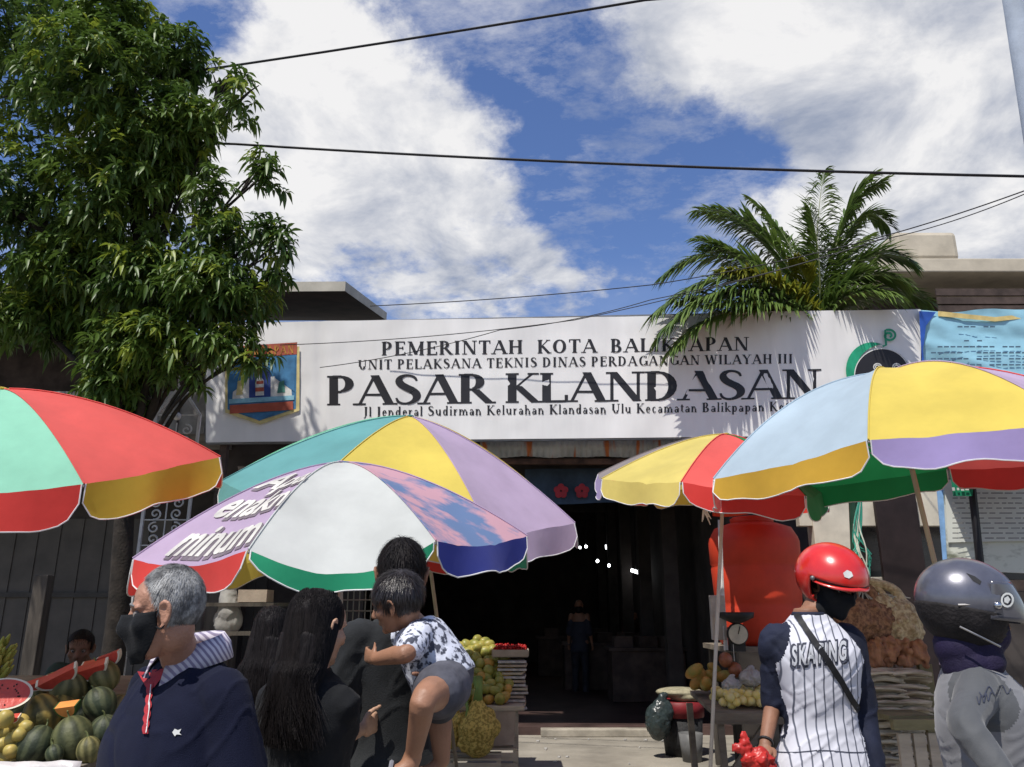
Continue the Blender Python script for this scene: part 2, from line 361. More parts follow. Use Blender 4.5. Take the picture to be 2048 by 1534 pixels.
# market hall -------------------------------------------------------
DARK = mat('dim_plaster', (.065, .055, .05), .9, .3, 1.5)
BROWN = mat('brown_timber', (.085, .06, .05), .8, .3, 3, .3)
CREAM = mat('cream_plaster', (.52, .46, .36), .85, .12, 2.2, .15, 30)
GREYW = mat('weathered_grey', (.30, .29, .27), .85, .25, 2.5, .2)
hall = root('market_hall', 'dark covered market hall with a deep open entrance under the long white signboard', 'market hall', (0, 11, 0))
XL, XR = P(430, 1200, 11).x, P(1450, 1200, 11).x
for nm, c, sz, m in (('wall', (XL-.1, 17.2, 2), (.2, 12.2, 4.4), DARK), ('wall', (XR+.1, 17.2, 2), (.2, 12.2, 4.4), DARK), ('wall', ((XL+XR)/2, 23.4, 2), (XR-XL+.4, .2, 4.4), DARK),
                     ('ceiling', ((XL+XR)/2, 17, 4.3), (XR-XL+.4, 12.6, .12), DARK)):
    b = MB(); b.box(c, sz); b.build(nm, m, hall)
b = MB(); b.box(((XL+XR)/2, 17.15, .05), (XR-XL, 12.3, .1)); tag(b.build('floor', mat('shaded_tile_floor', (.10, .062, .055), .45, .3, 2.5, .15), None), kind='structure')  # floor colour darkened to stand in for the shade past the threshold
b = MB(); b.box((P(1225, 1455, 10.85).x, 10.93, .045), (P(1370, 1455, 10.9).x-P(1085, 1455, 10.9).x, .22, .09)); tag(b.build('entrance_step', mat('worn_step', (.42, .38, .31), .9, .2, 4, .3), bevel=.01), kind='structure')
for i in range(5):     # hall columns
    for sx in (-1, 1):
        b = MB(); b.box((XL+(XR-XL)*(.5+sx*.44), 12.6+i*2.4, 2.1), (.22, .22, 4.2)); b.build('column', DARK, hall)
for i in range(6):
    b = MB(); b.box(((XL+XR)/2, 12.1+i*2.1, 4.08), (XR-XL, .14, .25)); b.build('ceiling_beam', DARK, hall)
# corrugated fascia over the entrance, with rust -------------------
FX0, FX1 = P(960, 900, 9.95).x, P(1520, 900, 9.95).x; FZ0, FZ1 = P(1200, 914, 9.95).z, P(1200, 868, 9.95).z
rm = mat('zinc_rust', (.46, .47, .45), .6, .2, 3, 0, metal=.25); t = rm.node_tree; bb = t.nodes['Principled BSDF']
tc = [n for n in t.nodes if n.type == 'TEX_COORD'][0]; mp = N('ShaderNodeMapping', t); mp.inputs[3].default_value = (2.2, .1, .35); L(t, tc.outputs['Object'], mp.inputs[0])
nn = N('ShaderNodeTexNoise', t); nn.inputs['Scale'].default_value = 3.2; nn.inputs['Detail'].default_value = 3; L(t, mp.outputs[0], nn.inputs['Vector'])
r_ = N('ShaderNodeMapRange', t); r_.inputs[1].default_value = .56; r_.inputs[2].default_value = .64; L(t, nn.outputs[0], r_.inputs[0])
mx = N('ShaderNodeMix', t, data_type='RGBA'); old = [n for n in t.nodes if n.type == 'MIX'][0]; L(t, r_.outputs[0], mx.inputs[0]); L(t, old.outputs[2], mx.inputs[6]); mx.inputs[7].default_value = (.42, .13, .04, 1); L(t, mx.outputs[2], bb.inputs['Base Color'])
can = root('entrance_canopy', 'grey corrugated metal canopy edge streaked with orange rust above the hall entrance', 'canopy', (0, 9.95, FZ0))
vs = []; n = 150
for i in range(n+1):
    x = FX0+(FX1-FX0)*i/n; y = 9.95+.012*sin(i*1.9); w = .02*fnoise((x, 0, 0), 3)
    vs += [(x, y, FZ0+w), (x, y, FZ1)]
obj('fascia_sheet', vs, [(2*i, 2*i+2, 2*i+3, 2*i+1) for i in range(n)], rm, can, smooth=True, solid=.004)
b = MB(); b.add([(FX0, 9.97, FZ1), (FX1, 9.97, FZ1), (FX1, 11.2, 4.0), (FX0, 11.2, 4.0)], [(0, 1, 2, 3)]); b.build('roof_sheet', GREYW, can, solid=.01)
b = MB(); b.box(((FX0+FX1)/2, 10.02, FZ0-.05), (FX1-FX0, .07, .07)); b.build('edge_beam', mat('rusty_beam', (.10, .05, .03), .8, .4, 5, .3), can)
# roller wall / lintel of the hall front each side of the door, left part hidden by umbrellas
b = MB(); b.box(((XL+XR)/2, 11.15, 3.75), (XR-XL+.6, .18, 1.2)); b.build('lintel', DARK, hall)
# dark blue banner with two red emblems -----------------------------
bn = root('lintel_banner', 'dark blue banner with two red round emblems hanging under the rusty canopy', 'banner', P(1180, 1000, 10.4))
q = [P(1050, 1012, 10.4), P(1330, 1000, 10.4), P(1330, 935, 10.4), P(1050, 938, 10.4)]
nx = 24; vs = []
for j in range(5):
    for i in range(nx+1):
        a = q[0].lerp(q[1], i/nx); c = q[3].lerp(q[2], i/nx); p = a.lerp(c, j/4); p.y += .02*sin(i*.9+j*.4); vs.append(p)
obj('cloth', vs, [(j*(nx+1)+i, j*(nx+1)+i+1, (j+1)*(nx+1)+i+1, (j+1)*(nx+1)+i) for j in range(4) for i in range(nx)], mat('banner_blue', (.035, .06, .095), .7, .25, 3), bn, smooth=True)
for px in (1122, 1164):
    c = P(px, 982, 10.36); b = MB()
    for k in range(5):
        a = k*2*pi/5+.3; b.ell(c+V((cos(a)*.055, 0, sin(a)*.055)), (.045, .004, .045), nu=10, nv=6)
    b.build('red_emblem', mat('emblem_red', (.35, .02, .03), .6), bn)
# ------------------------------------------------------------------ signboard
SB0, SB1 = P(412, 885, 9.75), P(1842, 869, 9.45)
SU = (SB1-SB0); SU.z = 0; SLEN = SU.length; SU.normalize(); SN = V((SU.y, -SU.x, 0))     # normal towards the street
def sg(px, py, off=0):
    d = ray(px, py); o = V((0, 0, CZ)); t = (SB0-o).dot(SN)/d.dot(SN); return o+d*t+SN*off
sign = root('market_signboard', 'long white signboard with black serif lettering, city crest and green emblem', 'signboard', (SB0+SB1)/2)
VINYL = mat('white_vinyl', (.76, .75, .735), .5, .09, 1.3, .05, 30, .35, lo=.3, hi=.7, stretch=(1.6, 1.6, .3), detail=9)
TOP = [(412, 648), (545, 645), (640, 642), (1000, 637), (1385, 631), (1425, 624), (1842, 619)]
BOT = [(412, 885), (640, 882), (1500, 873), (1842, 869)]
def edge(tab, px):
    for (a, b), (c, d) in zip(tab, tab[1:]):
        if a <= px <= c: return b+(d-b)*(px-a)/(c-a)
    return tab[-1][1]
def sheet_off(px, py):
    j = 22*max(0, min(1, (py-edge(BOT, px))/(edge(TOP, px)-edge(BOT, px)))); px = min(max(px, 412), 1842)
    o = .004*sin(px*.05)*(j/ny)+.007*fractal((px*.012, py*.02, 0), 1, 3)
    if px > 1385: o += .010*fnoise((px*.045+j*.1, 0, j*.08), 1, 5)*min(1, (1842-px)/60)
    return o-.016*exp(-((px-640)/9)**2)-.012*exp(-((px-1395-j*.6)/8)**2)
vs = []; nx, ny = 260, 22
for j in range(ny+1):
    for i in range(nx+1):
        px = 412+(1842-412)*i/nx; py = edge(BOT, px)+(edge(TOP, px)-edge(BOT, px))*j/ny
        o = sheet_off(px, py)
        vs.append(sg(px, py, o))
obj('vinyl_sheet', vs, [(j*(nx+1)+i, j*(nx+1)+i+1, (j+1)*(nx+1)+i+1, (j+1)*(nx+1)+i) for j in range(ny) for i in range(nx)], VINYL, sign, smooth=True)
fr = MB()
A = [sg(x, edge(TOP, x)+1, -.05) for x in (412, 1842)]; B = [sg(x, edge(BOT, x)-1, -.05) for x in (412, 1842)]
M_METAL = mat('grey_steel', (.25, .25, .25), .5, .15, 6, metal=.6)
for a, c in ((A[0], A[1]), (B[0], B[1]), (A[0], B[0]), (A[1], B[1])): fr.bar(a, c, .05)
for k in range(1, 9):
    fr.bar(A[0].lerp(A[1], k/9), B[0].lerp(B[1], k/9), .04)
fr.build('frame', M_METAL, sign)
for px in (440, 900, 1300, 1800):
    pp = MB(); t0 = sg(px, edge(BOT, px), -.16); pp.bar(t0+V((0, 0, 1.5)), V((t0.x, t0.y, .0)) if px in (440, 1800) else t0-V((0, -.9, 0)), .09); pp.build('support_post', BROWN, sign)

lip = MB(); lip.ell(sg(1440, 626, .01), (.16, .05, .022), nu=16, nv=8); lip.ell(sg(1480, 627, .0), (.14, .05, .016), nu=16, nv=8); lip.build('folded_edge', VINYL, sign)
INK = mat('black_print', (.018, .017, .02), .45, .1, spec=.35)
def signline(name, txt, p0, p1, h, sp=0.0, m=None, each=False, lift=0):
    polys, wd = serif_line(txt, spacing=sp); vs = []; fs = []
    if each:
        x = 0
        for ch in txt:
            adv = GL[ch][0]
            if ch != ' ':
                a, c = x/wd, (x+adv)/wd; signline('letter', ch, (p0[0]+(p1[0]-p0[0])*a, p0[1]+(p1[1]-p0[1])*a), (p0[0]+(p1[0]-p0[0])*c, p0[1]+(p1[1]-p0[1])*c), h, 0, m)
            x += adv+sp
        return
    for k, pl in enumerate(polys):
        off = lift+.0035+.0004*(k % 12); n0 = len(vs)
        for (x, y) in pl:
            u = x/wd; px = p0[0]+(p1[0]-p0[0])*u; py = p0[1]+(p1[1]-p0[1])*u
            vs.append(sg(px, py-h*y, off+sheet_off(px, py-h*y)))
        fs.append(tuple(range(n0, n0+len(pl))))
    obj(name, vs, fs, m or INK, sign)
signline('lettering', 'PEMERINTAH  KOTA  BALIKPAPAN', (762, 711), (1499, 701), 27, .03, each=True)
signline('lettering', 'UNIT PELAKSANA TEKNIS DINAS PERDAGANGAN WILAYAH III', (715, 739), (1586, 727), 19, .06)
signline('lettering', 'PASAR KLANDASAN', (650, 811), (1645, 797), 59, -.075, each=True)
signline('lettering', 'Jl Jenderal Sudirman Kelurahan Klandasan Ulu Kecamatan Balikpapan Kota', (727, 833), (1590, 822), 19, .06)
# crest ------------------------------------------------------------
def poly(name, pts, m, off, parent=sign):
    off += .0; return obj(name, [sg(x, y, off) for x, y in pts], [tuple(range(len(pts)))], m, parent)
cb = mat('crest_blue', (.06, .20, .38), .5); cred = mat('crest_red', (.42, .10, .06), .5); clt = mat('crest_pale_blue', (.25, .50, .62), .5); cwh = mat('crest_white', (.72, .72, .68), .5)
cyel = mat('crest_yellow', (.65, .55, .25), .5); cgr = mat('crest_green', (.08, .25, .2), .5); cnav = mat('crest_navy', (.04, .07, .25), .5)
poly('crest_plate', [(452, 700), (600, 694), (600, 822), (562, 836), (522, 850), (486, 838), (452, 826)], cyel, .026)
poly('crest_field', [(457, 704), (595, 698), (593, 818), (558, 830), (521, 842), (490, 832), (457, 820)], cb, .029)
poly('crest_band', [(458, 695), (596, 686), (595, 710), (459, 719)], cred, .032)
poly('crest_light', [(470, 760), (582, 752), (586, 800), (466, 806)], cwh, .032)
poly('crest_side_panel', [(462, 722), (500, 720), (494, 765), (462, 790)], cb, .035)  # blue side panels of the crest print
poly('crest_side_panel', [(546, 716), (592, 713), (591, 785), (552, 758)], cb, .035)
poly('crest_arch', [(500, 797), (500, 748), (508, 738), (522, 735), (536, 737), (543, 747), (543, 795)], cnav, .035)
poly('crest_tower', [(513, 793), (513, 764), (518, 756), (521, 750), (525, 756), (530, 763), (530, 792)], cwh, .038)
poly('crest_stripe', [(513, 777), (530, 776), (530, 784), (513, 785)], cred, .041); poly('crest_stripe', [(515, 764), (529, 763), (529, 769), (515, 770)], cred, .041)
poly('crest_flower', [(474, 792), (478, 764), (484, 762), (488, 790)], cyel, .038); poly('crest_leaf', [(556, 788), (560, 766), (570, 762), (572, 786)], cgr, .038)
poly('crest_sea', [(460, 800), (590, 792), (590, 801), (460, 809)], clt, .038)
poly('crest_ribbon', [(462, 812), (588, 804), (588, 821), (462, 829)], cred, .041)
poly('crest_tip', [(488, 829), (555, 825), (521, 843)], cb, .038)
signline('crest_lettering', 'BALIKPAPAN', (464, 716), (590, 708), 17, .05, mat('crest_ink', (.5, .25, .05), .5), lift=.034)
# right emblem -------------------------------------------------------
lg = mat('emblem_green', (.02, .34, .18), .5)
def ring_pts(cx, cy, rx, ry, a0, a1, n=24): return [(cx+rx*cos(radians(a0+(a1-a0)*i/n)), cy-ry*sin(radians(a0+(a1-a0)*i/n))) for i in range(n+1)]
poly('emblem_crescent', ring_pts(1742, 742, 52, 56, 75, 232)+ring_pts(1768, 744, 58, 54, 215, 95), lg, .030)
poly('emblem_head', ring_pts(1763, 752, 56, 54, 0, 360, 36)[:-1], INK, .033)
b = MB()
def strip(pts, w, off, b):
    n0 = len(b.v); vs = []
    for i, (x, y) in enumerate(pts):
        a = pts[max(i-1, 0)]; c = pts[min(i+1, len(pts)-1)]; dx, dy = c[0]-a[0], c[1]-a[1]; l = sqrt(dx*dx+dy*dy) or 1; ww = w*(.55+.9*(i/len(pts))) if w < 0 else w
        vs += [sg(x-dy/l*abs(ww)/2, y+dx/l*abs(ww)/2, off), sg(x+dy/l*abs(ww)/2, y-dx/l*abs(ww)/2, off)]
    b.add(vs, [(2*i, 2*i+2, 2*i+3, 2*i+1) for i in range(len(pts)-1)])
strip(ring_pts(1762, 752, 55, 53, 215, 20, 30), 2.0, .0365, b)
for cx in (1752, 1790):
    strip([(cx+(9-6*i/20)*cos(i*.5), 736-(8-5*i/20)*sin(i*.5)) for i in range(21)], 2.4, .037, b)
b.build('emblem_lines', cwh, sign)
b = MB(); strip([(1776+(3+12*i/40)*cos(i*.24-1.2), 673-(2.5+10*i/40)*sin(i*.24-1.2)) for i in range(41)]+[(1770, 692), (1763, 694)], 4.2, .033, b); b.build('emblem_swirl', lg, sign)
# ------------------------------------------------------------------ blue notice banner right of the sign
nb = root('blue_notice_banner', 'creased pale blue banner with small printed text, tied right of the signboard', 'banner', P(1940, 735, 9.4))
def grid(name, q, nx, ny, fn, m, parent, **k):
    vs = []
    for j in range(ny+1):
        for i in range(nx+1):
            p = q[0].lerp(q[1], i/nx).lerp(q[3].lerp(q[2], i/nx), j/ny); vs.append(p+fn(i/nx, j/ny))
    return obj(name, vs, [(j*(nx+1)+i, j*(nx+1)+i+1, (j+1)*(nx+1)+i+1, (j+1)*(nx+1)+i) for j in range(ny) for i in range(nx)], m, parent, **k)
q = [P(1850, 765, 9.42), P(2130, 765, 9.35), P(2130, 612, 9.35), P(1838, 622, 9.42)]
grid('cloth', q, 60, 24, lambda u, v: V((0, .035*fractal((u*3+v*2, v*2, 0), 1.3, 4)+.02*sin(u*9+v*5), -.03*sin(u*pi*2.2)**2*v)), mat('notice_blue', (.30, .56, .68), .5, .1, 2), nb, smooth=True)
b = MB()
for r in range(6):
    y = 668+r*12 if r else 652
    x0, x1 = (1862, 2090) if r > 1 else (1915, 2000-20*(r == 1))
    for k in range(int((x1-x0)/13)):
        if random.random() < .12: continue
        a = x0+k*13; p = [P(a, y+3, 9.36), P(a+10, y+3, 9.36), P(a+10, y, 9.36), P(a, y, 9.36)]; b.add(p, [(0, 1, 2, 3)])
b.build('printed_text', mat('notice_ink', (.08, .14, .2), .6), nb)
b = MB(); b.add([P(1838, 622, 9.37), P(1872, 624, 9.37), P(1852, 652, 9.37), P(1846, 700, 9.37), P(1852, 762, 9.37), P(1846, 762, 9.37)], [(5, 4, 3, 2, 1, 0)]); b.build('dark_corner', mat('notice_navy', (.03, .10, .42), .5), nb)
b = MB(); b.add([P(1876, 622, 9.38), P(1990, 634, 9.38), P(2110, 622, 9.33), P(2110, 630, 9.33), P(1990, 643, 9.38), P(1876, 632, 9.38)], [(5, 4, 3, 2, 1, 0)]); b.build('yellow_edge', mat('notice_yellow', (.65, .5, .2), .5), nb)
# ------------------------------------------------------------------ buildings left and right
FLAT = mat('roof_concrete', (.50, .47, .40), .85, .15, 2)
lb = root('flat_roofed_shop', 'shaded shop building behind the broadleaf tree with a flat roof jutting above the signboard', 'shop building', (-6, 11, 0))
c = [P(-400, 590, 10.6), P(690, 582, 10.6), P(773, 641, 13.4), P(-500, 640, 14)]
hz_ = [V((0, 0, .0)), V((0, 0, 0))]
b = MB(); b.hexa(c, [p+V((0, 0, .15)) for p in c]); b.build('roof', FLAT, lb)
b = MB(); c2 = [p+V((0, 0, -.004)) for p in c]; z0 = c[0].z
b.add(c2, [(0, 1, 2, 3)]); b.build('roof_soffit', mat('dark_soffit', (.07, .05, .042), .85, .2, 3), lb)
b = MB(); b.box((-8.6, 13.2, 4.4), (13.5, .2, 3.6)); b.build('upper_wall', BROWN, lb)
FZa, FZb = P(200, 868, 10).z, P(200, 783, 10).z
xr = P(415, 800, 10).x; b = MB(); b.box(((xr-16)/2, 10.05, (FZa+FZb)/2), (xr+16, .12, FZb-FZa)); b.build('fascia', GREYW, lb)
for k in range(14):
    b = MB(); x = xr-.35-k*.55; b.box((x, 9.985, (FZa+FZb)/2-.02), (.02, .02, FZb-FZa-.1)); b.build('fascia_joint', DARK, lb)
b = MB(); b.box(((xr-16)/2, 11.5, FZa+.05), (xr+16, 2.8, .1)); b.build('canopy_slab', GREYW, lb)
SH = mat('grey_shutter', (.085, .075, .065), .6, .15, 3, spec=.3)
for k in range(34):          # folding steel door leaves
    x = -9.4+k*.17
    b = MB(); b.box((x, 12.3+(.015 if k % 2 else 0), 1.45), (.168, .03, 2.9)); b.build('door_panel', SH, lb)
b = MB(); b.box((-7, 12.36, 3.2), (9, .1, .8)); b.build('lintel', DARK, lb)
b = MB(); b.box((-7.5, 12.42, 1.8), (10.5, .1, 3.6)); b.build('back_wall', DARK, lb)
b = MB(); b.box((-6.5, 12.27, P(60, 1190, 12.3).z), (5.8, .05, .07)); b.build('door_rail', mat('door_rail_dark', (.05, .045, .04), .6), lb)
def post(px0, px1, ytop, Y, name, label, m, ztop=None, lean=0):
    a, c = P(px0, 1250, Y), P(px1, 1250, Y); zt = P(px0, ytop, Y).z if ztop is None else ztop
    b = MB(); b.box(((a.x+c.x)/2, Y, zt/2), (c.x-a.x, (c.x-a.x)*.9, zt)); o = b.build(name, m, None, loc=((a.x+c.x)/2, Y, 0), bevel=.01)
    return tag(o, label, 'post')
OLDW = mat('old_dark_wood', (.10, .085, .07), .9, .3, 8, .5, stretch=(1, 1, .15))
post(60, 88, 1150, 9.2, 'wooden_post', 'short dark wooden post in front of the grey folding doors', OLDW)
post(416, 470, 1130, 8.9, 'brown_pillar', 'square brown pillar behind the grey haired man, under the purple umbrella', OLDW, 3.0)
# right buildings --------------------------------------------------
rb = root('cream_parapet_building', 'cream plastered building behind the palm with a rounded block on its parapet', 'building', P(1950, 700, 13))
zt, zb, zz = P(1950, 521, 13).z, P(1950, 548, 13).z, 0
b = MB(); x0, x1 = P(1752, 540, 13).x, 16.0
b.box(((x0+x1)/2, 14.0, (zt+zb)/2), (x1-x0, 2.2, zt-zb)); b.build('parapet', CREAM, rb, bevel=.02)
b = MB(); b.box(((x0+x1)/2+.5, 15.2, zb/2), (x1-x0, 2.2, zb)); b.build('wall', BROWN, rb)
b = MB(); a, c = P(1797, 520, 13), P(1916, 461, 13); b.box(((a.x+c.x)/2, 13.6, (a.z+c.z)/2+.02), (c.x-a.x, 1.1, c.z-a.z)); b.build('parapet_block', CREAM, rb, bevel=.09)
b = MB(); a, c = P(1775, 530, 13), P(1800, 500, 13); b.box(((a.x+c.x)/2, 13.2, (a.z+c.z)/2+.02), (c.x-a.x, .3, c.z-a.z)); b.build('bracket', mat('bracket_grey', (.2, .22, .22), .6), rb)
for k in range(9):
    b = MB(); b.box(((x0+x1)/2+.4, 13.0+k*.001, zb-.35-k*.16), (x1-x0-1.2, .03, .13)); b.build('louvre_slat', BROWN, rb)
# kiosk at the right: cream posts and rails, dark inside -----------
ki = root('cream_framed_kiosk', 'cream framed stall front with dark windows behind the two helmeted people', 'kiosk', P(1780, 1400, 9.0))
CP_ = mat('cream_paint', (.62, .57, .46), .6, .12, 4, .1)
def pb(px0, py0, px1, py1, Y, dpt, nm, m, par, bv=.006):
    a, c = P(px0, py1, Y), P(px1, py0, Y); b = MB(); b.box(((a.x+c.x)/2, Y+dpt/2, (a.z+c.z)/2), (abs(c.x-a.x), dpt, abs(c.z-a.z))); return b.build(nm, m, par, bevel=bv)
pb(1640, 985, 1702, 1180, 8.98, .2, 'post', CP_, ki); pb(1600, 960, 2060, 1052, 9.0, .12, 'top_board', CP_, ki)
pb(1735, 1154, 1812, 1182, 9.0, .1, 'sill', CP_, ki); pb(1850, 1154, 1900, 1182, 9.0, .1, 'sill', CP_, ki); pb(1560, 1182, 2080, 1520, 9.35, .1, 'lower_wall', DARK, ki)
pb(1700, 1052, 2100, 1160, 9.6, .05, 'dark_window', mat('dark_glass', (.02, .018, .018), .25, spec=.5), ki)
pb(1802, 980, 1830, 1420, 8.93, .06, 'dark_column', mat('maroon_post', (.025, .016, .016), .6), ki)
pb(1830, 1160, 1870, 1330, 8.96, .1, 'purple_board', mat('mauve_board', (.28, .2, .24), .7), ki)
# poster board at right with pale printed text ---------------------
po = root('printed_notice_board', 'pale printed notice board with a sky blue edge at the right behind the grey helmet', 'notice board', P(1960, 1130, 7.6))
pm = mat('poster_photo_print', (.58, .60, .52), .5, 0, 2.2, col2=(.16, .17, .12), lo=.38, hi=.5, stretch=(1, 1, 2.0))
q = [P(1896, 1140, 7.6), P(2140, 1150, 7.5), P(2140, 950, 7.5), P(1886, 960, 7.6)]
b = MB(); b.add(q, [(0, 1, 2, 3)]); b.build('printed_photo', pm, po, solid=.02)
q2 = [P(1896, 1085, 7.57), P(2140, 1080, 7.47), P(2140, 950, 7.47), P(1888, 960, 7.57)]; b = MB(); b.add(q2, [(0, 1, 2, 3)]); b.build('pale_sheet', mat('poster_pale', (.64, .66, .60), .5, .1, 2), po, solid=.006)
b = MB(); b.add([P(1872, 960, 7.62), P(1888, 960, 7.62), P(1902, 1145, 7.62), P(1888, 1148, 7.62)], [(3, 2, 1, 0)]); b.build('blue_edge', mat('poster_blue', (.25, .45, .75), .5), po, solid=.01)
b = MB()
for r in range(10):
    y = 985+r*10; x = 1905
    while x < 2120:
        w = random.uniform(8, 26); b.add([P(x, y+2.2, 7.45), P(x+w, y+2.2, 7.45), P(x+w, y, 7.45), P(x, y, 7.45)], [(0, 1, 2, 3)]); x += w+random.uniform(3, 9)
b.build('printed_text', mat('poster_ink', (.2, .2, .19), .6), po)
# black pole with green pennant sign
pl = root('green_hanging_sign', 'small green shop sign with white lettering on a thin black pole, right of the umbrellas', 'sign', P(1940, 1300, 7.2))
b = MB(); t0 = P(1936, 900, 7.2); b.tube([V((P(1948, 1200, 7.2).x, 7.2, 0)), t0], .035, 8); b.build('pole', mat('black_pole', (.015, .015, .017), .5), pl)
q = [P(1903, 992, 7.1), P(1948, 992, 7.1), P(1952, 915, 7.1), P(1898, 922, 7.1)]; b = MB(); b.add([q[0]+V((.02, 0, 0)), q[1]-V((.02, 0, 0)), q[2], q[3]], [(0, 1, 2, 3)]); b.build('green_panel', mat('sign_green', (.02, .27, .14), .5), pl, solid=.02)
b = MB(); c0 = P(1925, 938, 7.08); b.tube([c0+V((cos(a*.35)*.035, 0, -abs(sin(a*.35))*.045+.02)) for a in range(0, 10)], .006, 6); b.build('white_emblem', cwh, pl)
tm, tf = text_mesh('grab', .02); p0 = P(1908, 976, 7.07)
b = MB()
for k, w in enumerate((6, 5, 7, 8)):
    a = P(1907+k*9, 978, 7.07); b.box(a, (w*.004, .002, .022 if k % 2 else .03))
b.build('white_lettering', cwh, pl)
# utility pole top right, and a far one at left hidden by the tree
UM = mat('pole_concrete', (.27, .31, .37), .8, .12, 5, .2)
up = root('utility_pole', 'grey blue utility pole cut by the upper right corner of the view', 'utility pole', (0, 6.2, 0))
a, c = P(2030, 10, 6.2), P(2067, 235, 6.2); d = (a-c).normalized(); foot = c-d*(c.z/d.z); up.location = foot
b = MB(); b.tube([foot, foot+d*9.5], [.13, .085], 16); b.build('shaft', UM, up, smooth=True)
b = MB(); b.tube([foot+d*8.6, foot+d*8.75], .10, 16); b.build('band', M_METAL, up)
# cables
CB = mat('black_cable', (.02, .02, .022), .6)
def cable(p, label, r=.012, n=14, sag=.1):
    pts = []
    for i in range(len(p)-1):
        for k in range(n):
            t = k/n; q = p[i].lerp(p[i+1], t); q.z -= sag*4*t*(1-t); pts.append(q)
    pts.append(p[-1]); b = MB(); b.tube(pts, r, 6); return tag(b.build('overhead_cable', CB, None, loc=p[0]), label, 'cable')
cable([P(-600, 262, 9), P(1290, 0, 6.5), P(1900, -130, 6)], 'topmost overhead cable, rising from the tree to the upper edge of the view', .013, sag=.12)
cable([P(-500, 235, 8), P(470, 288, 7.6), P(2067, 353, 6.3), P(2900, 380, 6)], 'black overhead cable crossing the whole sky just above the palm', .013, sag=.05)
cable([P(740, 612, 9.3), P(1300, 570, 9), P(1700, 490, 8), P(2075, 372, 6.4)], 'thin cable running from above the sign past the palm up to the utility pole', .006, sag=.03)
cable([P(560, 690, 9.2), P(1150, 640, 8.8), P(1760, 480, 8), P(2075, 377, 6.4)], 'thin cable drooping in front of the left part of the signboard', .005, sag=.05)
cable([P(640, 735, 9.2), P(1000, 660, 9), P(1300, 600, 8.6), P(1780, 472, 8)], 'lowest thin cable crossing the signboard below the other two', .005, sag=.05)
# ornamental iron screen
io = root('wrought_iron_screen', 'white wrought iron screen with scrolls and a pointed top between the red and teal umbrellas', 'iron screen', (P(335, 1100, 8.6).x, 8.6, 0))
WI = mat('white_iron', (.55, .54, .52), .5, .15, 10)
b = MB(); fx0, fx1 = P(290, 1000, 8.6).x, P(381, 1000, 8.6).x; zt_, zp = P(335, 830, 8.6).z, P(335, 772, 8.6).z; xm = (fx0+fx1)/2
b.bar((fx0, 8.6, 0), (fx0, 8.6, zt_), .03); b.bar((fx1, 8.6, 0), (fx1, 8.6, zt_), .03); b.bar((fx0, 8.6, zt_), (xm, 8.6, zp), .03); b.bar((xm, 8.6, zp), (fx1, 8.6, zt_), .03); b.bar((fx0, 8.6, zt_), (fx1, 8.6, zt_), .015)
b.bar((xm-.03, 8.6, zp), (xm-.06, 8.6, zp+.35), .012); b.bar((xm+.03, 8.6, zp), (xm+.05, 8.6, zp+.35), .012)
b.build('frame', WI, io)
random.seed(5)
for r in range(9):
    z = zt_-.22-r*.27; b = MB()
    for sx in (-1, 1):
        cx = xm+sx*.115
        for (ox, oz, fl) in ((0, .05, 1), (0, -.07, -1)):
            b.tube([V((cx+sx*fl*(.012+.055*i/18)*cos(i*.45), 8.6, z+oz+(.012+.05*i/18)*sin(i*.45)*fl)) for i in range(19)], .010, 5)
    b.bar((xm, 8.6, z-.13), (xm, 8.6, z+.13), .012); b.bar((fx0, 8.6, z-.135), (fx1, 8.6, z-.135), .012)
    b.build('scroll_panel', WI, io)
b = MB(); b.ell((xm, 8.58, zt_-.02), .045); b.build('finial', WI, io, smooth=True)
def split_obj(name, vs, fs, m, parent):
    """one object for every letter"""
    lab = list(range(len(vs)))
    def find(a):
        while lab[a] != a: lab[a] = lab[lab[a]]; a = lab[a]
        return a
    for f in fs:
        for a in f[1:]: lab[find(a)] = find(f[0])
    gr = {}
    for f in fs: gr.setdefault(find(f[0]), []).append(f)
    for g in gr.values():
        us = sorted({a for f in g for a in f}); mp_ = {a: i for i, a in enumerate(us)}; obj(name, [vs[a] for a in us], [tuple(mp_[a] for a in f) for f in g], m, parent, smooth=True)
# ------------------------------------------------------------------ umbrellas
PIPE = mat('white_piping', (.75, .74, .72), .6)
def fab(name, col, var=.06, tr=.32): return mat('cloth_'+name, col, .75, .10, 1.8, .45, 7, .15, trans=tr, sheen=.15, detail=9)
RED, MINT, YEL, TEAL, LIL, WHT = fab('red', (.86, .13, .11)), fab('mint', (.34, .76, .54)), fab('yellow', (.84, .66, .13)), fab('teal', (.16, .43, .43)), fab('lilac', (.56, .43, .60)), fab('white', (.72, .74, .70))
SKYB, PUR, GRN, BLU, ORG, GREY_, VRED = fab('sky', (.52, .65, .74)), fab('purple', (.43, .35, .66)), fab('green', (.02, .28, .08)), fab('blue', (.05, .07, .38)), fab('orange', (.70, .42, .05)), fab('dull_lilac', (.32, .28, .27)), fab('valance_red', (.74, .06, .05))
DYEL, TYEL, TGRN = fab('dark_yellow', (.66, .47, .05)), fab('pale_yellow', (.80, .66, .18)), fab('grass_green', (.03, .36, .18))
SKYT = mat('pictured_cloth', (.62, .36, .42), .75, .1, 2.6, .1, 200, .15, trans=.3, col2=(.16, .24, .42), lo=.44, hi=.56, stretch=(1, 1.6, 1.6))
WOOD = mat('pale_pole_wood', (.42, .34, .24), .7, .2, 9, .2, stretch=(1, 1, .1)); STEEL = mat('umbrella_rib', (.3, .3, .3), .4, .1, metal=.7)
UMB = {}
